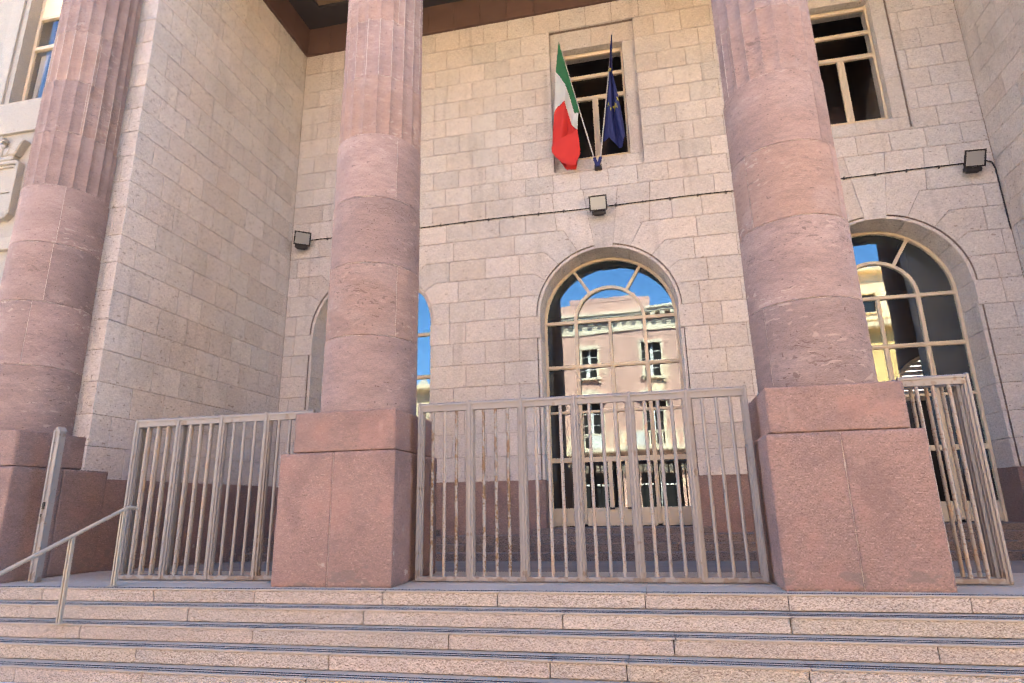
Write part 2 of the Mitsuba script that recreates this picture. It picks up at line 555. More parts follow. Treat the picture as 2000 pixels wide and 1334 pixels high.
# ---------------------------------------------------------------- back wall
wall = thing('portico_wall', 'back wall of the portico in rows of pale pinkish stone blocks above a red stone base', 'wall')
core = sbox(XL - .6, .0, XR + .6, 14.6)
for c in ARC:
    core = core.difference(arch_poly(c, .0, ZS, RO + .004))
for c in WX:
    core = core.difference(sbox(c - 1.10, 8.74, c + 1.10, 12.94))
put('core', extrude_xz(core, YW + .014, YD + .10), 'm_mortar', wall)

U, V, N = (1, 0, 0), (0, 0, 1), (0, -1, 0)
pieces = []
# voussoirs: polygons relative to the arch centre, right half (mirrored for the left), keystone apart


def arc_pts(a0, a1, r=RO, n=7):
    return [(r * math.cos(t), ZS + r * math.sin(t)) for t in np.linspace(a0, a1, n)]


def ang(x, z):
    return math.atan2(z - ZS, x)


KX0, KX1 = .215, .415            # half widths of the keystone below and above
kinks = [(1.635, 5.63), (1.66, 6.165), (1.40, 6.69), (.93, 7.205)]
feet = [.30, ang(1.42, 5.985), ang(1.09, 6.37), ang(.62, 6.655)]
akey = math.acos(KX0 / RO)
ends = [2.04, 1.93, 2.03, 1.02 + .0]
outl = []
zt = ZC[7:]
a_prev = 0.0
prev_k = None
for j in range(4):
    zb, ztop = ZC[7 + j], ZC[8 + j]
    pts = arc_pts(a_prev, feet[j])
    k = kinks[j]
    xe = [2.03, 2.25, 2.02, 2.12][j]
    poly = pts + [(k[0], ztop)] if math.hypot(k[0] - pts[-1][0], ztop - pts[-1][1]) > .03 else pts
    poly = poly + [(xe, ztop), (xe, zb)]
    if prev_k is not None:
        poly = poly + [(prev_k[0], zb)]
    outl.append(poly)
    a_prev, prev_k = feet[j], k
top = arc_pts(feet[3], akey) + [(.25, 7.205 if False else ZC[11]), (KX1 - .02, 8.21), (1.17, 8.21), (1.08, ZC[11]), (kinks[3][0], ZC[11])]
top = arc_pts(feet[3], akey) + [(KX1, ZC[13]), (1.17, ZC[13]), (1.08, ZC[11]), (kinks[3][0], ZC[11])]
outl.append(top)
key = [(KX0 * .98, ZS + RI - .012), (KX1, ZC[13]), (-KX1, ZC[13]), (-KX0 * .98, ZS + RI - .012)]
taken = []
for c in ARC:
    for s in (1, -1):
        for poly in outl:
            P = [(c + s * x, z) for x, z in poly]
            pieces.append(slab(P, (0, YW, 0), U, V, N, .13, tilt=.004, proud=rng.uniform(-.002, .002)))
            taken.append(Polygon(P).buffer(.002))
        # impost block below the springing, full to the inner face
        x0, x1 = c + s * RI, c + s * 2.05
        P = [(min(x0, x1), ZC[6]), (max(x0, x1), ZC[6]), (max(x0, x1), ZS), (min(x0, x1), ZS)]
        pieces.append(slab(P, (0, YW, 0), U, V, N, .70, proud=.001))
        taken.append(Polygon(P).buffer(.002))
    P = [(c + x, z) for x, z in key]
    pieces.append(slab(P, (0, YW, 0), U, V, N, .70, proud=.002))
    taken.append(Polygon(P).buffer(.002))
    # lining of the reveal behind the rebate: ring stones and jamb stones
    ra = [0.0] + feet + [akey]
    for s in (1, -1):
        for a0, a1 in zip(ra[:-1], ra[1:]):
            t = np.linspace(a0, a1, 6)
            P = [(c + s * RI * math.cos(q), ZS + RI * math.sin(q)) for q in t] + [(c + s * (RO + .0) * math.cos(q), ZS + (RO + .0) * math.sin(q)) for q in t[::-1]]
            pieces.append(slab(P, (0, YW + .038, 0), U, V, N, .662, gap=.010, ch=.012))
        for z0, z1 in zip([.29] + ZC[:6], ZC[:7]):
            x0, x1 = c + s * RI, c + s * RO
            P = [(min(x0, x1), z0), (max(x0, x1), z0), (max(x0, x1), z1), (min(x0, x1), z1)]
            if z0 > 1:
                pieces.append(slab(P, (0, YW + .038, 0), U, V, N, .662, gap=.010, ch=.012))
taken += [arch_poly(c, 0, ZS, RO).buffer(0) for c in ARC]
taken += [sbox(c - 1.0815, 8.757, c + 1.0815, 12.92) for c in WX]
taken = unary_union(taken)

jA = [-2.167, -1.379, -.587]
jB = [-1.863, -.922]


def row_joints(k):
    z = ZC[k]
    if k <= 10:
        js = [XL, XR]
        for b in range(-1, 3):
            j = jA if k % 2 == 1 else jB
            js += [x + 5.79 * b for x in j]
        if k >= 6:
            xe = (2.05, 2.03, 2.25, 2.02, 2.12)[k - 6]
            js = [x for x in js if all(abs(x - (c + s * xe)) > .36 for c in ARC for s in (1, -1))]
    else:
        st = .683
        off = 0 if k % 2 else .345
        js = list(np.arange(-2.384 + off - st * 8, XR + 1, st))
        if k in (11, 12):
            js = [x for x in js if all(abs(x - (c + s * 1.12)) > .30 for c in ARC for s in (1, -1))]
        if 13 < k < 22:
            js = [x for x in js if all(abs(x - (c + s * 1.0815)) > .17 for c in WX for s in (1, -1))]
    js = sorted(x for x in js if XL + .2 < x < XR - .2)
    return [XL] + [x + rng.uniform(-.02, .02) for x in js] + [XR]


for k in range(len(ZC) - 1):
    js = row_joints(k)
    for x0, x1 in zip(js[:-1], js[1:]):
        if x1 - x0 < .12:
            continue
        g = sbox(x0, ZC[k], x1, ZC[k + 1]).difference(taken)
        for q in getattr(g, 'geoms', [g]):
            if q.area < .02 or q.geom_type != 'Polygon':
                continue
            q = q.simplify(.003)
            pieces.append(slab(list(q.exterior.coords), (0, YW, 0), U, V, N, .06, tilt=.004, proud=rng.uniform(-.002, .0025)))


def behind_column(x, y):
    return (700 < x < 800 and y < 780) or (1500 < x < 1560 and 150 < y < 740)


put_stones(wall, pieces, 'm_beige', score=behind_column)

# red base of the wall
base = []
for a, b in ((XL, ARC[0] - RI), (ARC[0] + RI, ARC[1] - RI), (ARC[1] + RI, ARC[2] - RI), (ARC[2] + RI, XR)):
    n = max(1, round((b - a) / 1.3))
    xs = np.linspace(a, b, n + 1)
    for x0, x1 in zip(xs[:-1], xs[1:]):
        P = [(x0, .26), (x1, .26), (x1, ZC[0]), (x0, ZC[0])]
        edge = abs(x0 - a) < 1e-6 and a > XL or abs(x1 - b) < 1e-6 and b < XR
        v, f = slab(P, (0, YW - .012, 0), U, V, N, .70 if edge else .04, gap=.006)
        put('base_slab', (v, f), 'm_ped', wall, uv=fresh_uv(v))

# windows above: recessed stone surround, cream frame, dark panes
for wi, c in enumerate(WX):
    wl = ['cream framed upper window behind the two flags', 'cream framed upper window right of the flags, beside the right column']
    r0, r1 = YW + .13, YW + .36
    ox0, ox1, oz0, oz1 = c - .775, c + .775, 9.10, 12.36
    ring = []
    zz = [8.75, 9.10, 10.15, 11.2, 12.36, 12.93]
    for z0, z1 in zip(zz[1:-2], zz[2:-1]):
        ring += [[(c - 1.09, z0), (ox0, z0), (ox0, z1), (c - 1.09, z1)], [(ox1, z0), (c + 1.09, z0), (c + 1.09, z1), (ox1, z1)]]
    for z0, z1 in ((8.75, 9.10), (12.36, 12.93)):
        ring += [[(c - 1.09, z0), (c, z0), (c, z1), (c - 1.09, z1)], [(c, z0), (c + 1.09, z0), (c + 1.09, z1), (c, z1)]]
    for P in ring:
        v, f = slab(P, (0, r0, 0), U, V, N, .55, gap=.004, ch=.005)
        put('surround_stone', (v, f), 'm_beige', wall, uv=fresh_uv(v))
    x0, x1 = c - .77, c + .77
    fr = MB()
    yf0, yf1 = 6.80, 6.86
    fr.box(x0, x0 + .05, yf0, yf1, 9.12, 12.355, .006).box(x1 - .05, x1, yf0, yf1, 9.12, 12.355, .006)
    for z, h in ((9.205, .09), (10.95, .10), (11.60, .09), (12.27, .09)):
        fr.box(x0 + .045, x1 - .045, yf0 - .012, yf1 + .003, z - h / 2, z + h / 2, .008)
        fr.box(x0 + .045, x1 - .045, yf0 - .03, yf0 + .004, z + h / 2 - .03, z + h / 2 - .008, .004)
    fr.box(c - .075, c + .075, yf0 - .008, yf1 + .006, 9.25, 10.90, .008)
    fr.box(c - .022, c + .022, yf0 - .024, yf0, 9.26, 10.90, .005)
    key_w = put('window', fr, 'm_cream', wall)
    if wi > 0:
        labels[key_w] = {'label': wl[wi - 1]}
    for a0, a1, z0, z1 in ((x0 + .04, x1 - .04, 11.65, 12.23), (x0 + .04, x1 - .04, 11.0, 11.55), (x0 + .04, c - .07, 9.25, 10.9), (c + .07, x1 - .04, 9.25, 10.9)):
        put('pane', MB().add([[a0, yf1 - .02, z0], [a1, yf1 - .02, z0], [a1, yf1 - .02, z1], [a0, yf1 - .02, z1]], [[0, 1, 2, 3]]), 'm_clear', key_w)

# doors in the arches


def ring_mesh(cx, cz, r0, r1, y0, y1, a0=0.0, a1=math.pi, n=40):
    a = np.linspace(a0, a1, n + 1)
    P = [(cx + r1 * math.cos(t), cz + r1 * math.sin(t)) for t in a] + [(cx + r0 * math.cos(t), cz + r0 * math.sin(t)) for t in a[::-1]]
    m = extrude_xz(Polygon(P), y0, y1)
    return np.array(m.vertices), np.array(m.faces)


dl = ['arched glazed door at the left, mostly behind the middle column', 'arched glazed door in the middle, reflecting a pink building', 'arched glazed door at the right, reflecting a dark column and a pale building']
for di, c in enumerate(ARC):
    f = MB()
    y0, y1 = YD - .03, YD + .05
    f.add(*ring_mesh(c, ZS, RI - .055, RI + .01, y0, y1))
    f.box(c - RI - .01, c - RI + .05, y0, y1, .40, ZS).box(c + RI - .05, c + RI + .01, y0, y1, .40, ZS)
    f.add(*ring_mesh(c, ZS, .765, .835, y0 - .012, y1 - .01))
    f.box(c - RI + .04, c + RI - .04, y0 - .004, y1, 5.06, 5.14, .008)
    for t in (math.radians(58), math.radians(122)):
        d = np.array([math.cos(t), math.sin(t)])
        nrm = np.array([-d[1], d[0]]) * .034
        a, b = np.array([c, ZS]) + d * .83, np.array([c, ZS]) + d * (RI - .04)
        P = Polygon([a + nrm, b + nrm, b - nrm, a - nrm])
        m = extrude_xz(P, y0 + .003, y1 - .015)
        f.add(np.array(m.vertices), np.array(m.faces))
    xm = (c - .80, c, c + .80)
    for x in (xm[0], xm[2]):
        f.box(x - .038, x + .038, y0 - .006, y1, 4.04, 5.065, .008)
        f.box(x - .045, x + .045, y0 - .009, y1, .45, 3.97, .008)
        f.box(x - .012, x + .012, y0 - .024, y0, .45, 3.97, .004)
    f.box(c - .035, c + .035, y0 - .006, y1, 4.04, 5.065, .008)
    f.box(c - .045, c + .045, y0 - .006, y1, 1.9, 3.97, .008)
    for z, h in ((4.005, .09), (2.935, .06), (1.85, .11)):
        f.box(c - RI + .04, c + RI - .04, y0 - .003, y1 - .002, z - h / 2, z + h / 2, .008)
    f.box(c - RI + .04, c + RI - .04, y0 - .020, y0 - .002, 3.985, 4.0, .004)
    door = put('door', f, 'm_cream', wall)
    labels[door] = {'label': dl[di]}
    for x0, x1 in ((c - RI + .05, xm[0] - .045), (xm[0] + .045, c - .012), (c + .012, xm[2] - .045), (xm[2] + .045, c + RI - .05)):
        put('kick_panel', MB().box(x0, x1, y0 + .012, y1 - .01, .415, .80, .008).box(x0 + .05, x1 - .05, y0 + .004, y0 + .02, .47, .75, .006), 'm_cream', door)
    for s in (-1, 1):
        put('door_leaf', MB().box(min(c + s * .01, c + s * .055), max(c + s * .01, c + s * .055), y0 - .004, y1 - .004, .80, 1.80, .006), 'm_cream', door)
        put('pull_plate', MB().box(c + s * .19 - .05, c + s * .19 + .05, y0 - .075, y0 - .045, .80, 1.80, .008).box(c + s * .19 - .015, c + s * .19 + .015, y0 - .05, y0 + .01, 1.0, 1.04).box(c + s * .19 - .015, c + s * .19 + .015, y0 - .05, y0 + .01, 1.55, 1.59), 'm_cream', door)
        put('foot_bolt', MB().box(c + s * .19 - .05, c + s * .19 + .05, y0 - .078, y0 - .04, .765, .80, .004), 'm_black', door)
    xs = [c - RI + .03, xm[0], c, xm[2], c + RI - .03]
    zs = [.8, 1.85, 2.935, 4.005, 5.10]

    def sheet(P):
        P = np.asarray(P, float)
        cen = P.mean(0)
        tx, tz = nrg.uniform(-.0022, .0022, 2) + [-.04, 0]
        m = trimesh.Trimesh(np.c_[P, np.zeros(len(P))], tri2d(P), process=False)
        m = m.subdivide_to_size(.09, max_iter=12)
        m.merge_vertices()
        Q = np.array(m.vertices)[:, :2]
        ph = nrg.uniform(0, 40, 2)
        wav = .0005 * (meshkit.noise(np.c_[Q * 2.6 + ph, np.zeros(len(Q))]) - .5) + .00012 * (meshkit.noise(np.c_[Q * 6 + ph, np.ones(len(Q))]) - .5)
        v = np.stack([Q[:, 0], YD + .02 + (Q[:, 0] - cen[0]) * tx + (Q[:, 1] - cen[1]) * tz + wav, Q[:, 1]], 1)
        put('pane', (v, np.array(m.faces)), 'm_glass', door, smooth=True)

    for zi in range(4):
        for xi in range(4):
            sheet([(xs[xi], zs[zi]), (xs[xi + 1], zs[zi]), (xs[xi + 1], zs[zi + 1]), (xs[xi], zs[zi + 1])])
    t = np.linspace(0, math.pi, 25)
    sheet([(c + .80 * math.cos(q), ZS + .80 * math.sin(q)) for q in t])
    for a0, a1 in ((0, math.radians(58)), (math.radians(58), math.radians(122)), (math.radians(122), math.pi)):
        q = np.linspace(a0, a1, 14)
        sheet([(c + (RI - .02) * math.cos(x), ZS + (RI - .02) * math.sin(x)) for x in q] + [(c + .80 * math.cos(x), ZS + .80 * math.sin(x)) for x in q[::-1]])

# ---------------------------------------------------------------- side walls of the portico


def side_wall(name, label, x, sgn, yfront):
    """Wall running back from yfront to the back wall; its stone face at x looks towards sgn * x."""
    w = thing(name, label, 'wall')
    xa, xb = (x - .75, x - .014) if sgn > 0 else (x + .014, x + .75)
    put('core', MB().box(xa, xb, yfront + .014, YW + .3, -.3, 14.6), 'm_mortar', w)
    pcs = []
    U2, N2 = ((0, 1, 0), (1, 0, 0)) if sgn > 0 else ((0, -1, 0), (-1, 0, 0))
    for k in range(len(ZC) - 1):
        off = 0.0 if k % 2 else .36
        js = [yfront] + [y + rng.uniform(-.03, .03) for y in np.arange(yfront + .40 + off, YW - .15, .70)] + [YW]
        for q, (a, b) in enumerate(zip(js[:-1], js[1:])):
            P = [(a, ZC[k]), (b, ZC[k]), (b, ZC[k + 1]), (a, ZC[k + 1])] if sgn > 0 else [(-a, ZC[k]), (-b, ZC[k]), (-b, ZC[k + 1]), (-a, ZC[k + 1])]
            pcs.append(slab(P, (x, 0, 0), U2, V, N2, .03, tilt=.005, proud=rng.uniform(-.002, .003)))
        # front face of the wall end
        xe = (x - .75, x) if sgn > 0 else (x, x + .75)
        xm = xe[0] + (.33 if k % 2 else .52)
        for a, b in ((xe[0], xm), (xm, xe[1])):
            P = [(a, ZC[k]), (b, ZC[k]), (b, ZC[k + 1]), (a, ZC[k + 1])]
            pcs.append(slab(P, (0, yfront, 0), U, V, N, .03, tilt=.004, proud=rng.uniform(-.002, .003)))
    put_stones(w, pcs, 'm_beige')
    ys = [yfront - .015, 2.3, 3.7, 5.1, YW - .02]
    for a, b in zip(ys[:-1], ys[1:]):
        P = [(a, -.25), (b, -.25), (b, ZC[0] + .03), (a, ZC[0] + .03)] if sgn > 0 else [(-a, -.25), (-b, -.25), (-b, ZC[0] + .03), (-a, ZC[0] + .03)]
        v, f = slab(P, (x + sgn * .035, 0, 0), U2, V, N2, .06, gap=.006)
        put('base_slab', (v, f), 'm_ped', w, uv=fresh_uv(v))
    return w


side_wall('side_wall', 'tall stone block wall receding at the left behind the leftmost column', XL, 1, YP)
side_wall('side_wall', 'stone block wall at the right edge beyond the right floodlight', XR, -1, YP)

# ---------------------------------------------------------------- cornice beam and coffered ceiling
cei = thing('coffered_ceiling', 'coffered portico ceiling with dark borders and orange brown panels above a red stone band', 'ceiling')
band = MB()
zb0, zb1 = 13.525, 14.42
xs = np.arange(XL, XR + .01, (XR - XL) / 22)
for x0, x1 in zip(xs[:-1], xs[1:]):
    v, f = slab([(x0, zb0), (x1, zb0), (x1, zb1), (x0, zb1)], (0, YW - .07, 0), U, V, N, .2, gap=.005, ch=.004)
    put('band_stone', (v, f), 'm_arch', cei, uv=fresh_uv(v))
ys = np.linspace(YP, YW - .07, 8)
for s, x in ((1, XL), (-1, XR)):
    for y0, y1 in zip(ys[:-1], ys[1:]):
        P = [(y0, zb0), (y1, zb0), (y1, zb1), (y0, zb1)] if s > 0 else [(-y0, zb0), (-y1, zb0), (-y1, zb1), (-y0, zb1)]
        v, f = slab(P, (x + s * .07, 0, 0), (0, s, 0), V, (s, 0, 0), .2, gap=.005, ch=.004)
        put('band_stone', (v, f), 'm_arch', cei, uv=fresh_uv(v))
grid = sbox(XL - .2, YP - .5, XR + .2, YW + .1)
nx = 5
cw = (XR - XL - .72 * (nx + 1)) / nx
holes = []
for i in range(nx):
    x0 = XL + .72 + i * (cw + .72)
    for y0, y1 in ((1.35, 3.30), (4.02, YW - .72)):
        holes.append(sbox(x0, y0, x0 + cw, y1))
m = trimesh.creation.extrude_polygon(grid.difference(unary_union(holes)), .16, engine='earcut')
m.apply_translation((0, 0, 14.40))
put('border_grid', m, 'm_border', cei)
for h in holes:
    a = h.bounds
    put('coffer_panel', MB().box(a[0] - .03, a[2] + .03, a[1] - .03, a[3] + .03, 14.50, 14.58, .01), 'm_coffer', cei)

# unseen upper works, roof and body walls, put in to block the sun
body = thing('entablature', 'stone entablature and attic over the portico columns, unseen and added to block the sun', 'building')
put('beam', MB().box(-30, 30, .22, 1.34, 13.30, 14.62, .03), 'm_arch', body)
put('attic', MB().box(-30, 30, 0.30, .9, 14.62, 16.2, .03), 'm_wing', body)
put('roof', MB().box(-30, 30, .9, 20, 14.64, 15.0), 'm_wing', body)
put('rear_wall', MB().box(-30, 30, 19.6, 20.0, -1, 17.0), 'm_room', body)
put('end_wall', MB().box(-30.4, -30, 1.4, 20.0, -1, 17.0), 'm_wing', body)
put('end_wall', MB().box(30, 30.4, 1.4, 20.0, -1, 17.0), 'm_wing', body)

# rooms seen through the glass
hall = thing('entrance_hall', 'dim entrance hall behind the arched glass doors', 'room')
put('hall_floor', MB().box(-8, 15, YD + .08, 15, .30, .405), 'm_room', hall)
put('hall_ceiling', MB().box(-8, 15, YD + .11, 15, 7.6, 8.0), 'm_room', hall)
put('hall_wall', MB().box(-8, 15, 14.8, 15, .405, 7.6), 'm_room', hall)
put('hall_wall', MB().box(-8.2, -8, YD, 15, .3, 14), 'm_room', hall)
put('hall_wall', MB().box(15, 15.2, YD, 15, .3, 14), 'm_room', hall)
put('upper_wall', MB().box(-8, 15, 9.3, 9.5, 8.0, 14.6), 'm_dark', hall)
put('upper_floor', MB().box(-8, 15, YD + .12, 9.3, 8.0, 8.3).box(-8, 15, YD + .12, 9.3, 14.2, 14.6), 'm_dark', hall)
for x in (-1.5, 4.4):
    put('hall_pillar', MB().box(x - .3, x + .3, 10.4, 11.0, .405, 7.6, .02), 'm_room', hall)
# lit arched inner window with white blinds at the right of the hall
iw = put('inner_window', MB().add(*ring_mesh(9.85, 3.45, 1.06, 1.16, 11.0, 11.1)).box(8.69, 11.01, 11.0, 11.1, 3.36, 3.46), 'm_cream', hall)
P = arch_poly(9.85, 3.44, 3.45, 1.07, 30)
put('lit_glass', extrude_xz(P, 11.12, 11.14), 'm_blind', iw, emitter={'type': 'area', 'radiance': {'type': 'rgb', 'value': [.085, .085, .083]}})
for z in np.arange(3.52, 4.45, .13):
    hw = math.sqrt(max(.01, 1.04 ** 2 - (z - 3.45) ** 2))
    put('blind_slat', MB().box(9.85 - hw, 9.85 + hw, 11.06, 11.08, z, z + .11), 'm_blind', iw)
put('hall_pillar', MB().box(9.28, 10.22, 10.2, 10.6, .405, 7.6, .02), 'm_room', hall)

# ---------------------------------------------------------------- wing at the left with its window and stone crest
wing = thing('wing_wall', 'smooth pale stone wall of the left wing with sill ledges behind the leftmost column', 'wall')
WY = 1.40
wx0, wx1, wz0, wz1 = -9.93, -8.5, 8.86, 12.0
g = sbox(-30, -1, XL - .74, 14.6).difference(sbox(wx0, wz0, wx1, wz1))
put('wall_face', extrude_xz(g, WY, WY + .6), 'm_wing', wing)
put('sill_band', MB().box(-30, -7.3, WY - .07, WY + .02, 8.12, 8.84, .01), 'm_wing', wing)
put('sill_band', MB().box(-30, -7.3, WY - .09, WY + .02, 5.60, 5.85, .012), 'm_wing', wing)
put('jamb_strip', MB().box(wx0 - .42, wx0 - .12, WY - .05, WY + .02, 8.845, 12.3, .008), 'm_wing', wing)
put('room', MB().box(-12, -8, 3.2, 3.4, 8, 13).box(-12, -8, 2.0, 3.2, 8.2, 8.4).box(-12, -8, 2.0, 3.2, 12.6, 12.8).box(-12.2, -12, 2, 3.4, 8, 13).box(-8, -7.8, 2, 3.4, 8, 13), 'm_room', wing)
fr = MB()
fy0, fy1 = WY + .22, WY + .28
fr.box(wx0, wx0 + .07, fy0, fy1, wz0, wz1, .006).box(wx1 - .07, wx1, fy0, fy1, wz0, wz1, .006)
for z, h in ((wz0 + .03, .06), (10.36, .09), (11.12, .07), (wz1 - .03, .06)):
    fr.box(wx0 + .065, wx1 - .065, fy0 - .01, fy1 + .004, z - h / 2, z + h / 2, .006)
cxw = (wx0 + wx1) / 2
fr.box(cxw - .09, cxw + .09, fy0 - .008, fy1, wz0 + .06, 10.32, .008)
fr.box(cxw - .03, cxw + .03, fy0 - .004, fy1, 10.40, wz1 - .05, .006)
ww = put('window', fr, 'm_cream', wing)
labels[ww] = {'label': 'cream framed window with curtains on the left wing, cut by the frame edge'}
for a0, a1, z0, z1 in ((wx0 + .06, cxw - .08, wz0 + .05, 10.33), (cxw + .08, wx1 - .06, wz0 + .05, 10.33), (wx0 + .06, wx1 - .06, 10.4, 11.1)):
    put('pane', MB().add([[a0, fy1 - .02, z0], [a1, fy1 - .02, z0], [a1, fy1 - .02, z1], [a0, fy1 - .02, z1]], [[0, 1, 2, 3]]), 'm_clear', ww)
put('blind', MB().box(wx0 + .06, wx1 - .06, fy0 + .012, fy1 - .012, 11.15, wz1 - .05), 'm_pale', ww)
cu = MB()
q = np.linspace(0, 1, 40)
for a0, a1, b0, b1 in ((wx0 + .07, wx0 + .30, wx0 + .07, wx0 + .14), (cxw - .08, cxw - .24, cxw - .08, cxw - .44)):
    top = np.stack([a0 + (a1 - a0) * q, fy1 + .1 + .025 * np.sin(q * 30), np.full(40, 10.3)], 1)
    bot = np.stack([b0 + (b1 - b0) * q, fy1 + .1 + .02 * np.sin(q * 30), np.full(40, wz0 + .1)], 1)
    cu.add(np.vstack([top, bot]), [[i, i + 1, 41 + i, 40 + i] for i in range(39)])
put('curtain', cu, 'm_curtain', ww, smooth=True)

crest = thing('stone_crest', 'carved pale stone crest of a crowned shield on the left wing wall', 'relief')
ccx = -9.74


def relief(poly, y0, y1, ch=.012):
    mb = MB()
    for g in getattr(poly, 'geoms', [poly]):
        P = clean(list(g.exterior.coords))
        v, f = slab(P, (0, y0, 0), U, V, N, y1 - y0, gap=0.0, ch=ch)
        mb.add(v, f)
    return mb


def frame_relief(half, za, zb, wid, y0):
    mb = MB()
    c_ = .10
    P = [(ccx - half, zb), (ccx - half, za + c_), (ccx - half + c_, za), (ccx + half - c_, za), (ccx + half, za + c_), (ccx + half, zb), (ccx + half - .10, zb + .05), (ccx - half + .10, zb + .05)]
    A, B = np.array(P), inset(np.array(P), wid)
    for i in range(8):
        k = (i + 1) % 8
        mb.add(*slab([A[i], A[k], B[k], B[i]], (0, y0, 0), U, V, N, WY + .02 - y0, gap=0.0, ch=.012))
    return mb


put('shield_frame', frame_relief(.575, 6.22, 7.40, .07, WY - .13), 'm_wing', crest)
put('shield_frame', frame_relief(.49, 6.30, 7.33, .045, WY - .09), 'm_wing', crest)
put('shield_field', MB().box(ccx - .46, ccx + .46, WY - .045, WY + .02, 6.32, 6.80, .006).box(ccx - .46, ccx + .46, WY - .045, WY + .02, 6.82, 7.36, .006), 'm_wing', crest)
put('crown_rim', MB().box(ccx - .40, ccx + .40, WY - .13, WY + .02, 7.46, 7.57, .02), 'm_wing', crest)
for dx, lean, wd, ht in ((-.36, -.13, .11, .34), (-.21, -.03, .07, .17), (0, 0, .14, .28), (.21, .03, .07, .17), (.36, .13, .11, .34)):
    x, z = ccx + dx, 7.565
    P = Polygon([(x - wd * .8, z), (x + wd * .8, z), (x + lean * .6 + wd, z + ht * .6), (x + lean + wd * 1.15, z + ht * .85), (x + lean + wd * .5, z + ht), (x + lean - wd * .5, z + ht), (x + lean - wd * 1.15, z + ht * .85), (x + lean * .6 - wd, z + ht * .6)])
    put('crown_merlon', relief(P, WY - .15, WY + .02, .02), 'm_wing', crest)
put('crown_finial', MB().box(ccx - .03, ccx + .03, WY - .12, WY + .0, 7.84, 8.04, .01).box(ccx - .08, ccx + .08, WY - .11, WY + .0, 7.92, 7.97, .01), 'm_wing', crest)

wr = thing('wing_wall', 'stone wall of the right wing outside the portico', 'wall')
put('wall_face', MB().box(XR + .74, 30, WY, WY + .6, -1, 14.6), 'm_wing', wr)

# ---------------------------------------------------------------- columns
DZ = [2.095, 3.10, 4.13, 5.13, 6.15, 7.17, 8.19, 9.21, 10.23, 11.25, 12.25]


def drum(xc, z0, z1, a0, a1, fluted, full, inner=0.0):
    """One drum or a piece of it between the angles a0 and a1 (0 towards the street)."""
    n = max(6, int((a1 - a0) / (2 * math.pi) * (200 if fluted else 120)))
    g = 0.0 if full else .004 / .64
    a = np.linspace(a0 + g, a1 - g, n + 1)
    R0 = .645 - .0022 * (z0 + z1 - 4)
    wob = 0.0
    if fluted:
        ph = (a * 20 / (2 * math.pi)) % 1.0
        r = R0 - .004 - .038 * np.sin(np.pi * ph) ** .8
    else:
        r = np.full(n + 1, R0)
    R0 = R0 + inner
    hz = [z0 + .005, z0 + .010, (z0 * 2 + z1) / 3, (z0 + 2 * z1) / 3, z1 - .010, z1 - .005]
    dr_ = [-.004, 0, 0, 0, 0, -.004] if inner == 0 else [0] * 6
    v, f, m = [], [], n + 1
    for z, d in zip(hz, dr_):
        jit = .0022 * np.sin(a * 3 + z * 2) + wob
        ze = z + (.0035 * np.sin(a * 7 + z0 * 5) + .002 * np.sin(a * 17 + z0) if abs(d) > 0 else 0)
        rr = r + d + jit + inner
        v.append(np.stack([xc + rr * np.sin(a), YC - rr * np.cos(a), np.broadcast_to(ze, a.shape)], 1))
    rin = .40
    for z in (hz[-1], hz[0]):
        v.append(np.stack([xc + rin * np.sin(a), YC - rin * np.cos(a), np.full(m, z)], 1))
    L = len(v)
    for q in range(L):
        q2 = (q + 1) % L
        for i in range(n):
            f.append([q * m + i, q * m + i + 1, q2 * m + i + 1, q2 * m + i])
    v = np.vstack(v)
    if not full:
        for e in (0, n):
            ring = [q * m + e for q in range(L)]
            for q in range(1, L - 1):
                f.append([ring[0], ring[q], ring[q + 1], ring[q + 1]])
    return v, np.array(f)


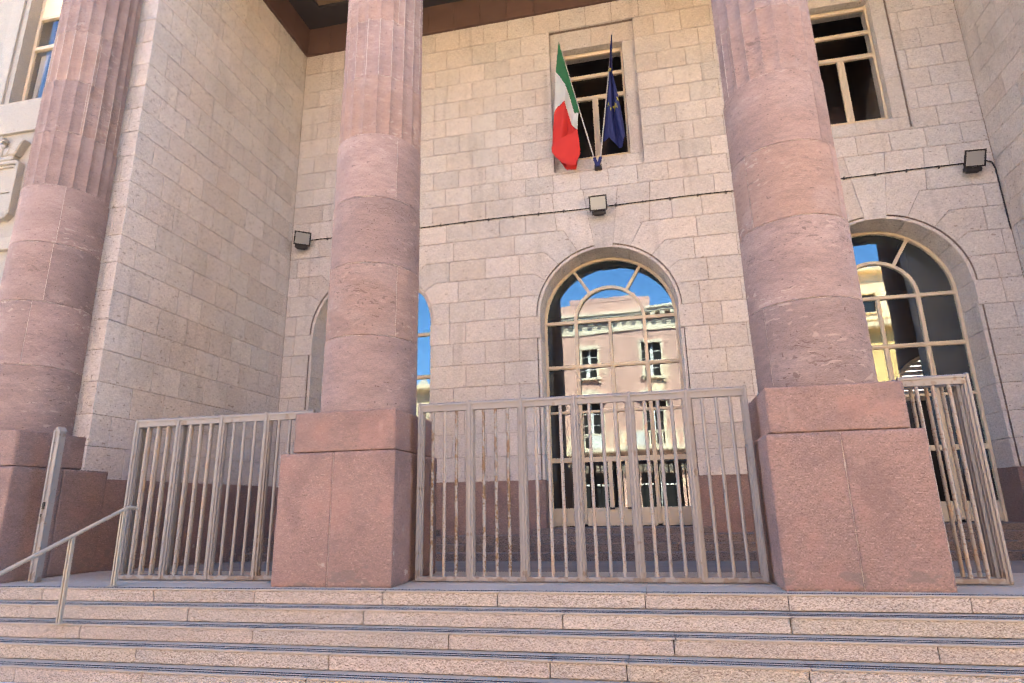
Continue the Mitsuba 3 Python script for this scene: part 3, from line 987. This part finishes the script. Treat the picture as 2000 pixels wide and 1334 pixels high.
def column(ci, label, group, tc, seams, shape):
    x = COLX[ci]
    c = thing('stone_column', label, 'column', group)
    (px0, px1, py0, py1), (qx0, qx1, qy0, qy1), zq, zp, sx = shape
    # pedestal blocks with lime joints
    put('pedestal_core', MB().box(px0 + .02, px1 - .02, py0 + .012, py1 - .02, -.02, zq - .012), 'm_lime', c)
    ym = (py0 + py1) / 2
    for a, b, d, e in ((px0, sx, py0, ym), (sx, px1, py0, ym), (px0, px1, ym, py1)):
        v, f = rough_box(a + .0012, b - .0012, d + .0012, e - .0012, -.01, zq - .003, .012)
        put('pedestal_block', (v, f), 'm_ped', c, smooth=True, uv=one_uv(v))
    v, f = rough_box(qx0, qx1, qy0, qy1, zq + .003, zp, .018)
    put('plinth', (v, f), 'm_ped', c, smooth=True, uv=one_uv(v))
    core = MB()
    for k in range(len(DZ) - 1):
        for lo, hi in ((DZ[k], DZ[k + 1]),):
            core.add(*drum(x, (lo if k else zp) - .001, hi + .001, 0, 2 * math.pi, k >= 4, True, inner=-.0045))
    put('mortar_core', core.arrays()[0], 'm_lime', c, smooth=25)
    for k in range(len(DZ) - 1):
        ss = sorted(math.radians(tc + s) for s in seams.get(k, []))
        cuts = [(ss[i], ss[(i + 1) % len(ss)] + (2 * math.pi if i == len(ss) - 1 else 0)) for i in range(len(ss))] if ss else [(0, 2 * math.pi)]
        for a0, a1 in cuts:
            v, f = drum(x, DZ[k] if k else zp, DZ[k + 1], a0, a1, k >= 4, not ss)
            m = trimesh.Trimesh(v, np.vstack([f[:, [0, 1, 2]], f[:, [0, 2, 3]]]), process=False)
            m = trimesh.graph.smooth_shade(m, angle=math.radians(22), facet_minarea=None)
            uvc = 16 * np.array([rng.randrange(400), rng.randrange(400)]) + np.stack([2 + (m.vertices[:, 0] - x) + .37 * m.vertices[:, 1], 2 + (m.vertices[:, 2] - DZ[k]) + .29 * m.vertices[:, 1]], 1)
            put('drum', (np.array(m.vertices), np.array(m.faces)), 'm_drum', c, smooth=True, uv=uvc)
    # capital
    z = DZ[-1]
    prof = [(.0, z), (.60, z + .005), (.60, z + .12), (.66, z + .16), (.66, z + .22), (.72, z + .30), (.86, z + .52), (.90, z + .60), (.0, z + .60)]
    cap = trimesh.creation.revolve(np.array(prof), sections=64)
    cap.apply_translation((x, YC, 0))
    put('capital', (np.array(cap.vertices), np.array(cap.faces)), 'm_drum', c, smooth=30)
    put('abacus', MB().box(x - .92, x + .92, YC - .92 + .25, YC + .65, z + .60, 13.30, .02), 'm_drum', c)


column(0, 'reddish fluted stone column at the left edge before the pale wing wall', None, 51, {1: [-18, 90, 200], 2: [-6, 110, 230], 3: [-4, 120], 5: [0, 150], 6: [8, 180]},
       ((-8.30, -6.60, .197, 1.80), (-8.20, -6.68, .2475, 1.72), 1.56, 2.08, -7.4))
column(1, 'reddish fluted stone column left of the middle gate, before the left arch', None, 25.5, {1: [28, 150, 270], 3: [23, 160], 5: [-30, 100, 210], 6: [20, 140, 260], 8: [10, 130]},
       ((-2.432, -.882, .197, 1.75), (-2.292, -.915, .2475, 1.70), 1.575, 2.09, -1.70))
column(2, 'reddish fluted stone column right of the flags on a broad two block pedestal', None, -15, {0: [-42, 80, 200], 2: [-41, 62, 180], 3: [50, 200], 4: [-48, 100], 6: [-20, 120]},
       ((3.360, 4.912, .197, 1.75), (3.415, 4.800, .2475, 1.70), 1.578, 2.09, 4.10))
column(3, 'dark stone column seen reflected in the right arched door', None, -45, {1: [0, 130]},
       ((9.15, 10.70, .197, 1.75), (9.25, 10.65, .2475, 1.70), 1.578, 2.09, 9.92))

# ---------------------------------------------------------------- staircase, landing and inner steps
TR, RS = .2546, .16
st = thing('staircase', 'broad flight of granite steps with black grip strips below the gates', 'stairs')
joints = [[-5.51, -3.87, -2.5, -.90, .42, 1.97, 3.34, 4.92], [-5.36, -3.16, -1.0, 1.15, 3.29, 5.4], [-4.34, -2.14, .04, 2.21, 4.39], [-3.33, -1.11, 1.09, 1.78, 3.29, 5.2], [-4.56, -3.0, -1.2, .6, 2.5, 4.3]]
put('core', MB().add(np.array([[x, y, z] for x in (-14, 16) for y, z in ((.2, -.14), (-5 * TR + .25, -.2 - 5 * RS), (.2, -1.1))], float), [[0, 1, 2], [3, 5, 4], [0, 3, 4], [0, 4, 1], [1, 4, 5], [1, 5, 2], [2, 5, 3], [2, 3, 0]]), 'm_mortar', st)
for i in range(5):
    yf, zt = -i * TR, -i * RS
    js = joints[i]
    js = [-14, -11, -9.3, -7.3] + js + [js[-1] + 2.1, js[-1] + 4.2, js[-1] + 6.4, 16]
    for a, b in zip(js[:-1], js[1:]):
        v, f = rough_box(a + .003, b - .003, yf + rng.uniform(-.003, .003), yf + .30, zt - RS + .004, zt - .022 + rng.uniform(-.002, .001), .008, .06, .0025)
        put('step_stone', (v, f), 'm_step', st, smooth=True, uv=one_uv(v))
    # smooth tread slab with a slim nosing
    js2 = [a + .02 for a in js]
    yb = yf + (.34 if i else .60)
    for a, b in zip(js2[:-1], js2[1:]):
        v, f = rough_box(a + .002, b - .002, yf - .008 + rng.uniform(-.004, .003), yb, zt - .024, zt - .001 - rng.uniform(0, .002), .007, .07, .0018, 9.0)
        put('tread_slab', (v, f), 'm_tread', st, smooth=True, uv=one_uv(v))
    for y in ((.035, .110) if i else (.035,)):
        put('grip_strip', MB().box(-14, 16, yf + y, yf + y + .018, zt - .006, zt + .0022), 'm_strip', st)

land = struct('landing', MB().box(-14, 16, .1, 1.95, -.30, -.034), 'm_mortar')
xs = np.arange(-14, 16.1, 1.25)
for r, (y0, y1) in enumerate(((.60, 1.25), (1.25, 1.95))):
    for x0, x1 in zip(xs[:-1], xs[1:]):
        o = .6 * (r % 2)
        v, f = cbox_arrays(x0 + o + .002, x1 + o - .002, y0 + .002, y1 - .002, -.034, -.0005, .003)
        put('slab', (v, f), 'm_tread', land, uv=fresh_uv(v))
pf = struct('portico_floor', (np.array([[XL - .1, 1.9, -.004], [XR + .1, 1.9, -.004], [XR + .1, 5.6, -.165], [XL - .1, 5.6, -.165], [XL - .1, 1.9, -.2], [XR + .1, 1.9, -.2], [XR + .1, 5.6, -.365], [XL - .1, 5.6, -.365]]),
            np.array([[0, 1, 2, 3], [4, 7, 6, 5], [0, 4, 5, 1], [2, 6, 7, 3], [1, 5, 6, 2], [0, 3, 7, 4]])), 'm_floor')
inn = thing('inner_steps', 'three worn granite steps with shade in their colour behind the gates leading up to the glazed doors', 'stairs')
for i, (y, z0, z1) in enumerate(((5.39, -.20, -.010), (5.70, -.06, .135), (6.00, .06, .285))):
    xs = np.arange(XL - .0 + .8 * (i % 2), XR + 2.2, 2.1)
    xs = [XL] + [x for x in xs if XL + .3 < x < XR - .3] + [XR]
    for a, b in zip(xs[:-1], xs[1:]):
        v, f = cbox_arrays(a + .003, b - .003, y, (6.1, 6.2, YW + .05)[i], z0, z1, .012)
        put('step_stone', (v, f), 'm_step_shaded', inn, uv=fresh_uv(v))
for c in ARC:
    v, f = cbox_arrays(c - 1.85, c + 1.85, 6.36, YW - .02, .27, .405, .012)
    put('threshold', (v, f), 'm_step_shaded', inn, uv=fresh_uv(v))
    v, f = cbox_arrays(c - RI + .003, c + RI - .003, YW - .02, YD + .12, .27, .403, .006)
    put('threshold', (v, f), 'm_step_shaded', inn, uv=fresh_uv(v))

# ---------------------------------------------------------------- gates
GY = .72


def panel(parent, x0, x1, y, bars, mat, front=True, z0=.012, z1=2.165, dark=False):
    w = .040
    f = MB()
    d0, d1 = y, y + .055
    f.box(x0 + .002, x0 + w, d0, d1, z0, z1 - .002, .004).box(x1 - w, x1 - .002, d0, d1, z0, z1 - .002, .004)
    f.box(x0 + w - .002, x1 - w + .002, d0 + .002, d1 - .002, z0, z0 + .055, .004)
    f.box(x0 + w - .002, x1 - w + .002, d0 + .002, d1 - .002, z1 - .075, z1, .004)
    f.box(x0 + w, x0 + w + .014, d0 + .034, d1 + .02, z0 + .05, z1 - .07).box(x1 - w - .014, x1 - w, d0 + .034, d1 + .02, z0 + .05, z1 - .07)
    # sloping cap along the top
    ye = d0 - .012
    v = np.array([[x, yy, z] for x in (x0 + .002, x1 - .002) for yy, z in ((ye, z1 - .004), (d1 + .008, z1 - .004), (d1 + .008, z1 + .020), ((ye + d1) / 2 + .004, z1 + .040), (ye, z1 + .020))])
    f.add(v, np.array([[0, 1, 6, 5], [1, 2, 7, 6], [2, 3, 8, 7], [3, 4, 9, 8], [4, 0, 5, 9], [0, 4, 3, 3], [0, 3, 2, 2], [0, 2, 1, 1], [5, 8, 9, 9], [5, 7, 8, 8], [5, 6, 7, 7]]))
    k = put('panel', f, 'm_paint', parent)
    for q in range(bars):
        x = x0 + w + .012 + (x1 - x0 - 2 * w - .024) * (q + .78) / (bars + .56)
        m = mat[q % len(mat)] if isinstance(mat, (list, tuple)) else mat
        put('bar', MB().tube([(x, y + .028, z0 + .05), (x, y + .028, z1 - .07)], 0.021, 12).arrays()[0], m, k, smooth=40)
    return k


def hinge_post(parent, x, y, ztop=2.215):
    mb = MB().box(x - .016, x + .016, y - .018, y + .004, .012, ztop - .03, .005)
    mb.box(x - .016, x + .016, y - .018, y + .05, ztop - .045, ztop, .010)
    put('post', mb, 'm_paint', parent)


gate = thing('folding_gate', 'grey metal gate of six barred panels between the two middle columns', 'gate')
gx = [-.775 + .6775 * i for i in range(7)]
gm = [['m_rust', 'm_speck', 'm_rust'], ['m_rust'], ['m_speck', 'm_speck', 'm_speck'], ['m_speck', 'm_paint', 'm_speck'], ['m_speck', 'm_paint', 'm_paint'], 'm_paint']
for i in range(6):
    panel(gate, gx[i] + .003, gx[i + 1] - .003, GY, 3, gm[i])
for x in gx:
    hinge_post(gate, x, GY)

gl = thing('folding_gate', 'partly folded grey metal gate between the leftmost and second columns', 'gate')
lx = [-5.14, -4.435, -3.73, -3.025, -2.32]
lm = ['m_speck', 'm_speck', 'm_paint', 'm_paint']
for i in range(4):
    panel(gl, lx[i] + .003, lx[i + 1] - .003, GY, 3, lm[i])
for x in lx:
    hinge_post(gl, x, GY)
for a, b in ((-5.20, -4.51), (-4.50, -3.81)):
    panel(gl, a, b, GY + .12, 3, 'm_speck')

gr = thing('folding_gate', 'folded grey metal gate beside the right hand column pedestal', 'gate')
panel(gr, 4.93, 5.62, GY, 3, 'm_speck')
hinge_post(gr, 5.625, GY)
panel(gr, 4.93, 5.60, GY + .14, 3, 'm_speck')

gp = thing('gate_post', 'lone grey grooved metal post standing before the leftmost pedestal', 'post')
mb = MB().box(-6.26, -6.16, .44, .54, 0, 2.06, .006).box(-6.268, -6.235, .425, .45, 0, 2.05, .005).box(-6.185, -6.152, .425, .45, 0, 2.05, .005)
put('shaft', mb, 'm_paint', gp)
v = np.array([[-6.268, .425, 2.05], [-6.152, .425, 2.05], [-6.152, .548, 2.05], [-6.268, .548, 2.05], [-6.21, .425, 2.12], [-6.21, .548, 2.12]])
put('cap', MB().add(v, [[0, 1, 4, 4], [2, 3, 5, 5], [0, 4, 5, 3], [1, 2, 5, 4], [0, 3, 2, 1]]), 'm_paint', gp)
put('latch', MB().box(-6.225, -6.195, .405, .43, .96, 1.06, .005).box(-6.218, -6.2, .395, .41, .86, .90, .004), 'm_iron', gp)

# ---------------------------------------------------------------- handrail
hr = thing('handrail', 'pale grey metal handrail descending the steps at the left', 'handrail')
HX = -4.60
pts = [(HX, .36, .93), (HX, .30, .955), (HX, .20, .955), (HX, .10, .915), (HX, -1.33, .30), (HX, -2.2, -.075)]
put('rail', MB().tube(pts, .024, 14).arrays()[0], 'm_galv', hr, smooth=40)
for y, z0, z1 in ((.14, 0, .93), (-.55, -.32, .62), (-1.9, -.80, .03)):
    mb = MB()
    for s in (-1, 1):
        mb.box(HX + s * .018 - .009, HX + s * .018 + .009, y - .022, y + .022, z0, z1, .002)
    mb.box(HX - .012, HX + .012, y - .012, y + .012, z0 + (z1 - z0) * .55, z0 + (z1 - z0) * .55 + .05)
    put('post', mb, 'm_galv', hr)
    put('foot_plate', MB().box(HX - .06, HX + .06, y - .055, y + .055, z0 + .001, z0 + .009, .002), 'm_galv', hr)

# ---------------------------------------------------------------- floodlights and cable


def floodlight(x, label, yaw):
    k = thing('floodlight', label, 'floodlight', None)
    a, t = math.radians(yaw), math.radians(26)
    Rz = np.array([[math.cos(a), -math.sin(a), 0], [math.sin(a), math.cos(a), 0], [0, 0, 1]])
    Rx = np.array([[1, 0, 0], [0, math.cos(t), -math.sin(t)], [0, math.sin(t), math.cos(t)]])
    M4 = np.eye(4)
    M4[:3, :3] = Rz @ Rx
    M4[:3, 3] = (x, YW - .26, 7.66)
    h = MB()
    # housing: a tapering box behind the frame (front towards -y)
    v = np.array([[-.19, -.06, -.15], [.19, -.06, -.15], [.19, -.06, .17], [-.19, -.06, .17], [-.12, .10, -.10], [.12, .10, -.10], [.12, .10, .10], [-.12, .10, .10]])
    h.add(v, [[0, 1, 2, 3], [4, 7, 6, 5], [0, 4, 5, 1], [1, 5, 6, 2], [2, 6, 7, 3], [3, 7, 4, 0]])
    put('housing', h.turned(M4), 'm_black', k)
    fr = MB().box(-.205, .205, -.085, -.055, .155, .185, .005).box(-.205, .205, -.085, -.055, -.165, -.135, .005).box(-.205, -.175, -.085, -.055, -.136, .156, .004).box(.175, .205, -.085, -.055, -.136, .156, .004)
    put('frame', fr.turned(M4), 'm_black', k)
    put('glass', MB().box(-.176, .176, -.072, -.062, -.136, .156).turned(M4), 'm_lampglass', k)
    put('gear_box', MB().box(-.155, .155, -.065, .07, -.26, -.166, .012).turned(M4), 'm_black', k)
    put('gear_box', MB().box(-.11, .11, -.045, .05, -.285, -.258, .01).turned(M4), 'm_black', k)
    mb = MB().box(x - .03, x + .03, YW - .18, YW - .002, 7.60, 7.66, .006).box(x - .07, x + .07, YW - .022, YW - .002, 7.54, 7.72, .005)
    put('bracket', mb, 'm_black', k)


floodlight(-6.18, 'small black floodlight near the left wall corner', 38)
floodlight(1.44, 'black floodlight on the wall below the flags, above the middle arch', 0)
floodlight(9.20, 'black floodlight near the right wall corner', 4)
cab = thing('cable', 'thin dark conduit clipped along the wall between the floodlights', 'cable')
pth = [(-6.1, YW - .028, 7.70)] + [(x, YW - .026 + .002 * math.sin(x * 2), 7.695 - .012 * math.sin(x * 1.3)) for x in np.arange(-5.8, 9.2, .3)] + [(9.3, YW - .026, 7.71), (9.56, YW - .026, 7.71), (9.66, YW - .026, 7.66), (9.69, YW - .028, 7.5), (9.69, YW - .028, 6.12)]
put('conduit', MB().tube(pth, .013, 8).arrays()[0], 'm_iron', cab, smooth=40)
for x in np.arange(-5.6, 9.2, .62):
    put('clip', MB().box(x - .012, x + .012, YW - .046, YW - .003, 7.655, 7.725, .003), 'm_iron', cab)

# ---------------------------------------------------------------- flags


def flag_bracket():
    k = thing('flag_holder', 'dark blue double flagpole holder below the flagged window', 'bracket')
    put('socket', MB().tube([(1.475, 6.35, 8.70), (1.41, 6.33, 8.92)], .038, 14).arrays()[0], 'm_blue', k, smooth=40)
    put('socket', MB().tube([(1.485, 6.35, 8.70), (1.56, 6.33, 8.92)], .038, 14).arrays()[0], 'm_blue', k, smooth=40)
    put('plate', MB().box(1.40, 1.57, 6.36, 6.62, 8.66, 8.76, .01), 'm_iron', k)


flag_bracket()


def cloth(rows, y, folds, n=28, m=10):
    """rows: polylines in (x, z) from one edge of the cloth to the other, each drawn from its left end to its right end."""
    out = []
    for r in rows:
        r = np.asarray(r, float)
        d = np.r_[0, np.cumsum(np.linalg.norm(np.diff(r, axis=0), axis=1))]
        t = np.linspace(0, d[-1], n)
        out.append(np.stack([np.interp(t, d, r[:, 0]), np.interp(t, d, r[:, 1])], 1))
    out = np.array(out)
    k = len(out)
    s = np.linspace(0, k - 1, (k - 1) * m + 1)
    G = []
    for q in s:
        i = min(int(q), k - 2)
        f = q - i
        G.append(out[i] * (1 - f) + out[i + 1] * f)
    G = np.array(G)
    uu, vv = np.meshgrid(np.linspace(0, 1, n), np.linspace(0, 1, len(s)))
    Yv = y(G) + folds(uu, vv)
    P = np.stack([G[..., 0], Yv, G[..., 1]], -1)
    return P


def strip_mesh(P, thick=.004):
    a, b = P.shape[:2]
    v = np.vstack([P.reshape(-1, 3), (P + [0, thick, 0]).reshape(-1, 3)])
    f = []
    N0 = a * b
    for i in range(a - 1):
        for j in range(b - 1):
            q = [i * b + j, i * b + j + 1, (i + 1) * b + j + 1, (i + 1) * b + j]
            f += [q, [x + N0 for x in q[::-1]]]
    for i in range(a - 1):
        for j in (0, b - 1):
            f.append([i * b + j, (i + 1) * b + j, (i + 1) * b + j + N0, i * b + j + N0])
    for j in range(b - 1):
        for i in (0, a - 1):
            f.append([i * b + j, i * b + j + 1, i * b + j + 1 + N0, i * b + j + N0])
    return v, np.array(f)


fi = thing('flag', 'green, white and red flag hanging from a slanting pole at the upper window', 'flag')
put('pole', MB().tube([(1.475, 6.35, 8.72), (1.40, 6.33, 8.93), (.744, 5.70, 11.89)], [.017, .017, .013], 12).arrays()[0], 'm_pole', fi, smooth=40)
put('finial', MB().tube([(.744, 5.70, 11.88), (.738, 5.694, 11.93)], [.017, .006], 10).arrays()[0], 'm_pole', fi, smooth=40)
rows = [
    [(.752, 11.84), (.87, 11.28), (1.00, 10.68), (1.135, 10.05)],
    [(.622, 11.15), (.70, 11.04), (.84, 10.75), (.93, 10.45), (1.02, 9.99), (1.11, 10.02)],
    [(.515, 10.17), (.62, 10.28), (.80, 10.32), (.885, 9.98), (.94, 9.70), (1.055, 9.62)],
    [(.405, 9.22), (.50, 9.00), (.74, 8.72), (.96, 8.68), (1.05, 8.92), (1.09, 9.12)],
]
fold = lambda u, v: .075 * np.sin(u * 11 + v * 2.2) * np.minimum(1, v * 2.0) + .03 * np.sin(u * 23 + v * 5) * np.minimum(1, v * 1.6)
plane = lambda G: 6.33 - (np.clip(G[..., 1], 8.9, 11.9) - 8.93) / 2.96 * .63 - .04
P = cloth(rows, plane, fold, n=60, m=16)
fm = lambda a, b: strip_mesh(P[a:b + 1])
put('green_stripe', fm(0, 16), 'm_green', fi, smooth=50)
put('white_stripe', fm(16, 32), 'm_white', fi, smooth=50)
# the lower red part folds forward over itself
red = P[32:49].copy()
put('red_stripe', strip_mesh(red), 'm_red', fi, smooth=50)
fr_rows = [[(.41, 9.24), (.58, 9.40), (.80, 9.47), (.93, 9.50), (1.06, 9.60)], [(.42, 9.12), (.60, 9.12), (.80, 9.10), (.96, 9.14), (1.09, 9.30)], [(.50, 9.0), (.66, 8.80), (.80, 8.70), (.97, 8.69), (1.09, 9.10)]]
P2 = cloth(fr_rows, lambda G: plane(G) - .11, lambda u, v: .04 * np.sin(u * 8 + 1) * v - .03 * v, n=40, m=10)
put('red_fold', strip_mesh(P2), 'm_red', fi, smooth=50)

fe = thing('flag', 'dark blue flag with gold stars hanging furled at the right of the upper window', 'flag')
put('pole', MB().tube([(1.485, 6.35, 8.72), (1.56, 6.33, 8.93), (2.07, 5.70, 11.90)], [.017, .017, .013], 12).arrays()[0], 'm_pole', fe, smooth=40)
rowsE = [
    [(2.028, 11.78), (2.045, 11.78)],
    [(1.975, 11.50), (2.025, 11.48)],
    [(1.905, 10.96), (1.985, 10.93)],
    [(1.845, 10.60), (2.055, 10.55)],
    [(1.735, 9.88), (2.15, 9.82)],
    [(1.635, 9.33), (1.79, 9.29), (1.96, 9.15), (2.10, 9.07), (2.18, 9.40)],
]
foldE = lambda u, v: (.085 * np.sin(u * 13 + v * 1.5) + .03 * np.sin(u * 27)) * np.minimum(1, .25 + v)
planeE = lambda G: 6.33 - (np.clip(G[..., 1], 8.9, 11.9) - 8.93) / 2.96 * .63 - .05
PE = cloth(rowsE, planeE, foldE, n=60, m=12)
put('cloth', strip_mesh(PE), 'm_blue', fe, smooth=50)


def star(cx, cz, r, yy, squeeze, rot):
    a = np.arange(10) * np.pi / 5 + np.pi / 2 + rot
    rr = np.where(np.arange(10) % 2 == 0, r, r * .40)
    P = np.stack([cx + squeeze * rr * np.cos(a), cz + rr * np.sin(a)], 1)
    # lie on the cloth
    flat = PE.reshape(-1, 3)
    v = []
    for x, z in list(P) + [(cx, cz)]:
        i = np.argmin((flat[:, 0] - x) ** 2 + (flat[:, 2] - z) ** 2)
        v.append((x, flat[i, 1] - .012, z))
    v = np.array(v)
    w = v + [0, .004, 0]
    f = [[i, (i + 1) % 10, 10] for i in range(10)] + [[11 + (i + 1) % 10, 11 + i, 21] for i in range(10)]
    for i in range(10):
        k = (i + 1) % 10
        f += [[i, 11 + i, 11 + k], [i, 11 + k, k]]
    put('star', (np.vstack([v, w]), np.array(f)), 'm_gold', fe)


for s in ((2.0, 10.04, .088, 0, .95, .1), (1.835, 10.10, .075, 0, .45, .2), (1.885, 9.98, .05, 0, .5, .4), (2.06, 10.20, .075, 0, .45, -.2), (1.93, 10.93, .06, 0, .8, .1)):
    star(*s)

# ---------------------------------------------------------------- street and the buildings across it
struct('ground', MB().box(-400, 400, -400, 400, -1.3, -.93), 'm_pave')
struct('pavement', MB().box(-60, 60, -4.6, 20, -.925, -.80), 'm_pave')
struct('road', MB().box(-120, 120, -14.5, -4.6, -.929, -.92), 'm_street')
struct('pavement', MB().box(-60, 60, -18.7, -14.5, -.925, -.80), 'm_pave')

OY = -18.6


def opp_window(parent, cx, z0, z1, w, kind):
    """A window of the house across the street: its front looks towards +y."""
    f = MB()
    t = .17
    f.box(cx - w / 2, cx - w / 2 + t, OY - .05, OY + .09, z0, z1, .01).box(cx + w / 2 - t, cx + w / 2, OY - .05, OY + .09, z0, z1, .01)
    f.box(cx - w / 2, cx + w / 2, OY - .05, OY + .12, z1 - .02, z1 + .2, .01)
    f.box(cx - w / 2 - .12, cx + w / 2 + .12, OY - .05, OY + .22, z0 - .16, z0 - .02, .01)
    for s in (-1, 1):
        f.box(cx + s * (w / 2 - .02) - .07, cx + s * (w / 2 - .02) + .07, OY, OY + .15, z0 - .34, z0 - .15, .01)
    if kind == 'door':
        f.box(cx - w / 2 - .3, cx + w / 2 + .3, OY - .05, OY + .40, z1 + .34, z1 + .50, .02)
        v = np.array([[x, y, z] for y in (OY, OY + .34) for x, z in ((cx - w / 2 - .25, z1 + .5), (cx + w / 2 + .25, z1 + .5), (cx, z1 + .85))])
        f.add(v, [[0, 1, 2, 2], [3, 5, 4, 4], [0, 3, 4, 1], [1, 4, 5, 2], [2, 5, 3, 0]])
        for s in (-1, 1):
            f.box(cx + s * (w / 2 + .05) - .10, cx + s * (w / 2 + .05) + .10, OY, OY + .28, z1 + .0, z1 + .34, .02)
    k = put('window', f, 'm_trim', parent)
    put('pane', MB().box(cx - w / 2 + t, cx + w / 2 - t, OY - .22, OY - .20, z0, z1), 'm_darkpane', k)
    g = MB().box(cx - .05, cx + .05, OY - .20, OY - .14, z0, z1)
    g.box(cx - .14, cx - .05, OY - .205, OY - .15, z0, z1 - .3)
    for zz in np.linspace(z0, z1, 5)[1:-1]:
        g.box(cx - w / 2 + t, cx + w / 2 - t, OY - .20, OY - .16, zz - .025, zz + .025)
    put('frame', g, 'm_shutter', k)


pk = thing('pink_building', 'pink plastered house with cream cornice, seen reflected in the middle arched door', 'building')
wxs = [-11.5, -7.4, -3.27, .87, 5.0]
pb0, pb1 = -13.2, 7.2
g = sbox(pb0, -1, pb1, 13.55)
for x in wxs:
    g = g.difference(sbox(x - .55, 8.9, x + .55, 11.05)).difference(sbox(x - .62, 4.4, x + .62, 7.25))
    g = g.difference(sbox(x - 1.35, -1, x + 1.35, 2.75))
put('wall', extrude_xz(g, OY - .5, OY), 'm_pink', pk)
put('attic_panel', MB().box(pb0, 1.1, OY - .4, OY + .03, 13.4, 14.25, .02), 'm_pink', pk)
put('attic_panel', MB().box(-4.4, .2, OY - .38, OY + .06, 14.25, 14.58, .02), 'm_pink', pk)
co = MB().box(pb0 - .2, pb1 + .2, OY - .1, OY + .08, 11.98, 12.42, .02).box(pb0 - .5, pb1 + .5, OY - .1, OY + .56, 13.22, 13.42, .03).box(pb0 - .35, pb1 + .35, OY - .1, OY + .46, 13.04, 13.22, .03).box(pb0 - .3, pb1 + .3, OY - .1, OY + .10, 12.42, 12.56, .02)
put('cornice', co, 'm_trim', pk)
for x in np.arange(pb0 + .2, pb1, .62):
    put('modillion', MB().box(x - .14, x + .14, OY, OY + .42, 12.78, 13.04, .02), 'm_trim', pk)
for x in np.arange(pb0 + .2, pb1, .62):
    put('dentil', MB().box(x - .16, x + .16, OY + .02, OY + .16, 12.56, 12.70, .01), 'm_trim', pk)
for x in wxs:
    opp_window(pk, x, 8.9, 11.05, 1.42, 'window')
    opp_window(pk, x, 4.4, 7.25, 1.60, 'door')
put('room_dark', MB().box(pb0 + .3, pb1 - .3, OY - 3, OY - 2.8, -1, 13), 'm_dark', pk)
bal = put('balcony', MB().box(pb0 + 1, pb1 - .8, OY, OY + 1.0, 4.02, 4.24, .02), 'm_trim', pk)
for x in np.arange(pb0 + 1.1, pb1 - .85, .42):
    put('baluster', MB().tube([(x, OY + .92, 4.24), (x, OY + .92, 4.55), (x, OY + .92, 5.05)], [.05, .085, .05], 8).arrays()[0], 'm_trim', bal, smooth=40)
put('rail', MB().box(pb0 + 1, pb1 - .8, OY + .84, OY + 1.0, 5.05, 5.16, .01), 'm_trim', bal)
put('white_board', MB().box(-3.4, -2.4, OY + .99, OY + 1.02, 4.25, 5.05), 'm_shutter', bal)
put('white_board', MB().box(-.4, .3, OY + .99, OY + 1.02, 4.25, 5.05), 'm_shutter', bal)
put('shop_band', MB().box(pb0, pb1, OY, OY + .12, 2.78, 3.35, .02).box(pb0, pb1, OY, OY + .20, 3.35, 3.5, .02), 'm_trim', pk)
for x in wxs:
    put('shop_front', MB().box(x - 1.34, x + 1.34, OY - .34, OY - .30, -.8, 2.75), 'm_darkpane', pk)
    put('shop_frame', MB().box(x - .05, x + .05, OY - .3, OY - .24, -.8, 2.7).box(x - 1.34, x + 1.34, OY - .3, OY - .24, 1.95, 2.05), 'm_shutter', pk)


def pale_house(name, label, x0, x1, y, zt, mat, storeys, roof='m_pale', zg=-.93, w=1.15, pitch=2.9):
    k = thing(name, label, 'building')
    h = (zt - 1.0 - 3.6) / storeys
    g = sbox(x0, zg, x1, zt)
    xs = np.arange(x0 + 1.6, x1 - 1.2, pitch)
    wins = [(x, 3.6 + s * h + .55, 3.6 + s * h + .55 + min(1.5, h - 1.1)) for s in range(storeys) for x in xs]
    for x, a, b in wins:
        g = g.difference(sbox(x - w / 2, a, x + w / 2, b))
    put('wall', extrude_xz(g, y - .5, y), mat, k)
    put('cornice', MB().box(x0 - .4, x1 + .4, y - .3, y + .6, zt, zt + .3, .03), roof, k)
    put('block', MB().box(x0, x1, y - 12, y - 11.6, zg, zt).box(x0, x0 + .3, y - 12, y - .5, zg, zt).box(x1 - .3, x1, y - 12, y - .5, zg, zt).box(x0, x1, y - 12, y - .5, zt - .3, zt), mat, k)
    for s in range(storeys):
        put('storey_band', MB().box(x0, x1, y - .02, y + .12, 3.45 + s * h, 3.62 + s * h, .02), roof, k)
    for x, a, b in wins:
        q = put('window', MB().box(x - w / 2 - .1, x - w / 2, y - .05, y + .06, a, b).box(x + w / 2, x + w / 2 + .1, y - .05, y + .06, a, b).box(x - w / 2 - .18, x + w / 2 + .18, y - .05, y + .14, a - .12, a), roof, k)
        put('pane', MB().box(x - w / 2, x + w / 2, y - .34, y - .30, a, b), 'm_darkpane', q)


pale_house('cream_building', 'tall cream apartment block with small windows, seen reflected in the right arched door', 12.9, 33.0, -31.0, 18.6, 'm_pale', 5)
pale_house('yellow_building', 'yellow house below the cream block, seen reflected in the right arched door', 8.6, 27.0, -19.2, 11.0, 'm_yellow', 2)
pale_house('cream_building', 'low cream house seen reflected in the left arched door', -29.0, -15.2, -21.5, 9.6, 'm_pale', 2)
tower = thing('domed_turret', 'small grey pointed turret roof seen reflected in the left arched door', 'roof')
v = trimesh.creation.cone(radius=1.2, height=1.8, sections=8)
v.apply_translation((-17.6, -24, 9.5))
put('roof', (np.array(v.vertices), np.array(v.faces)), 'm_street', tower)
put('drum', MB().tube([(-17.6, -24, 8.0), (-17.6, -24, 9.5)], 1.1, 8).arrays()[0], 'm_pale', tower)
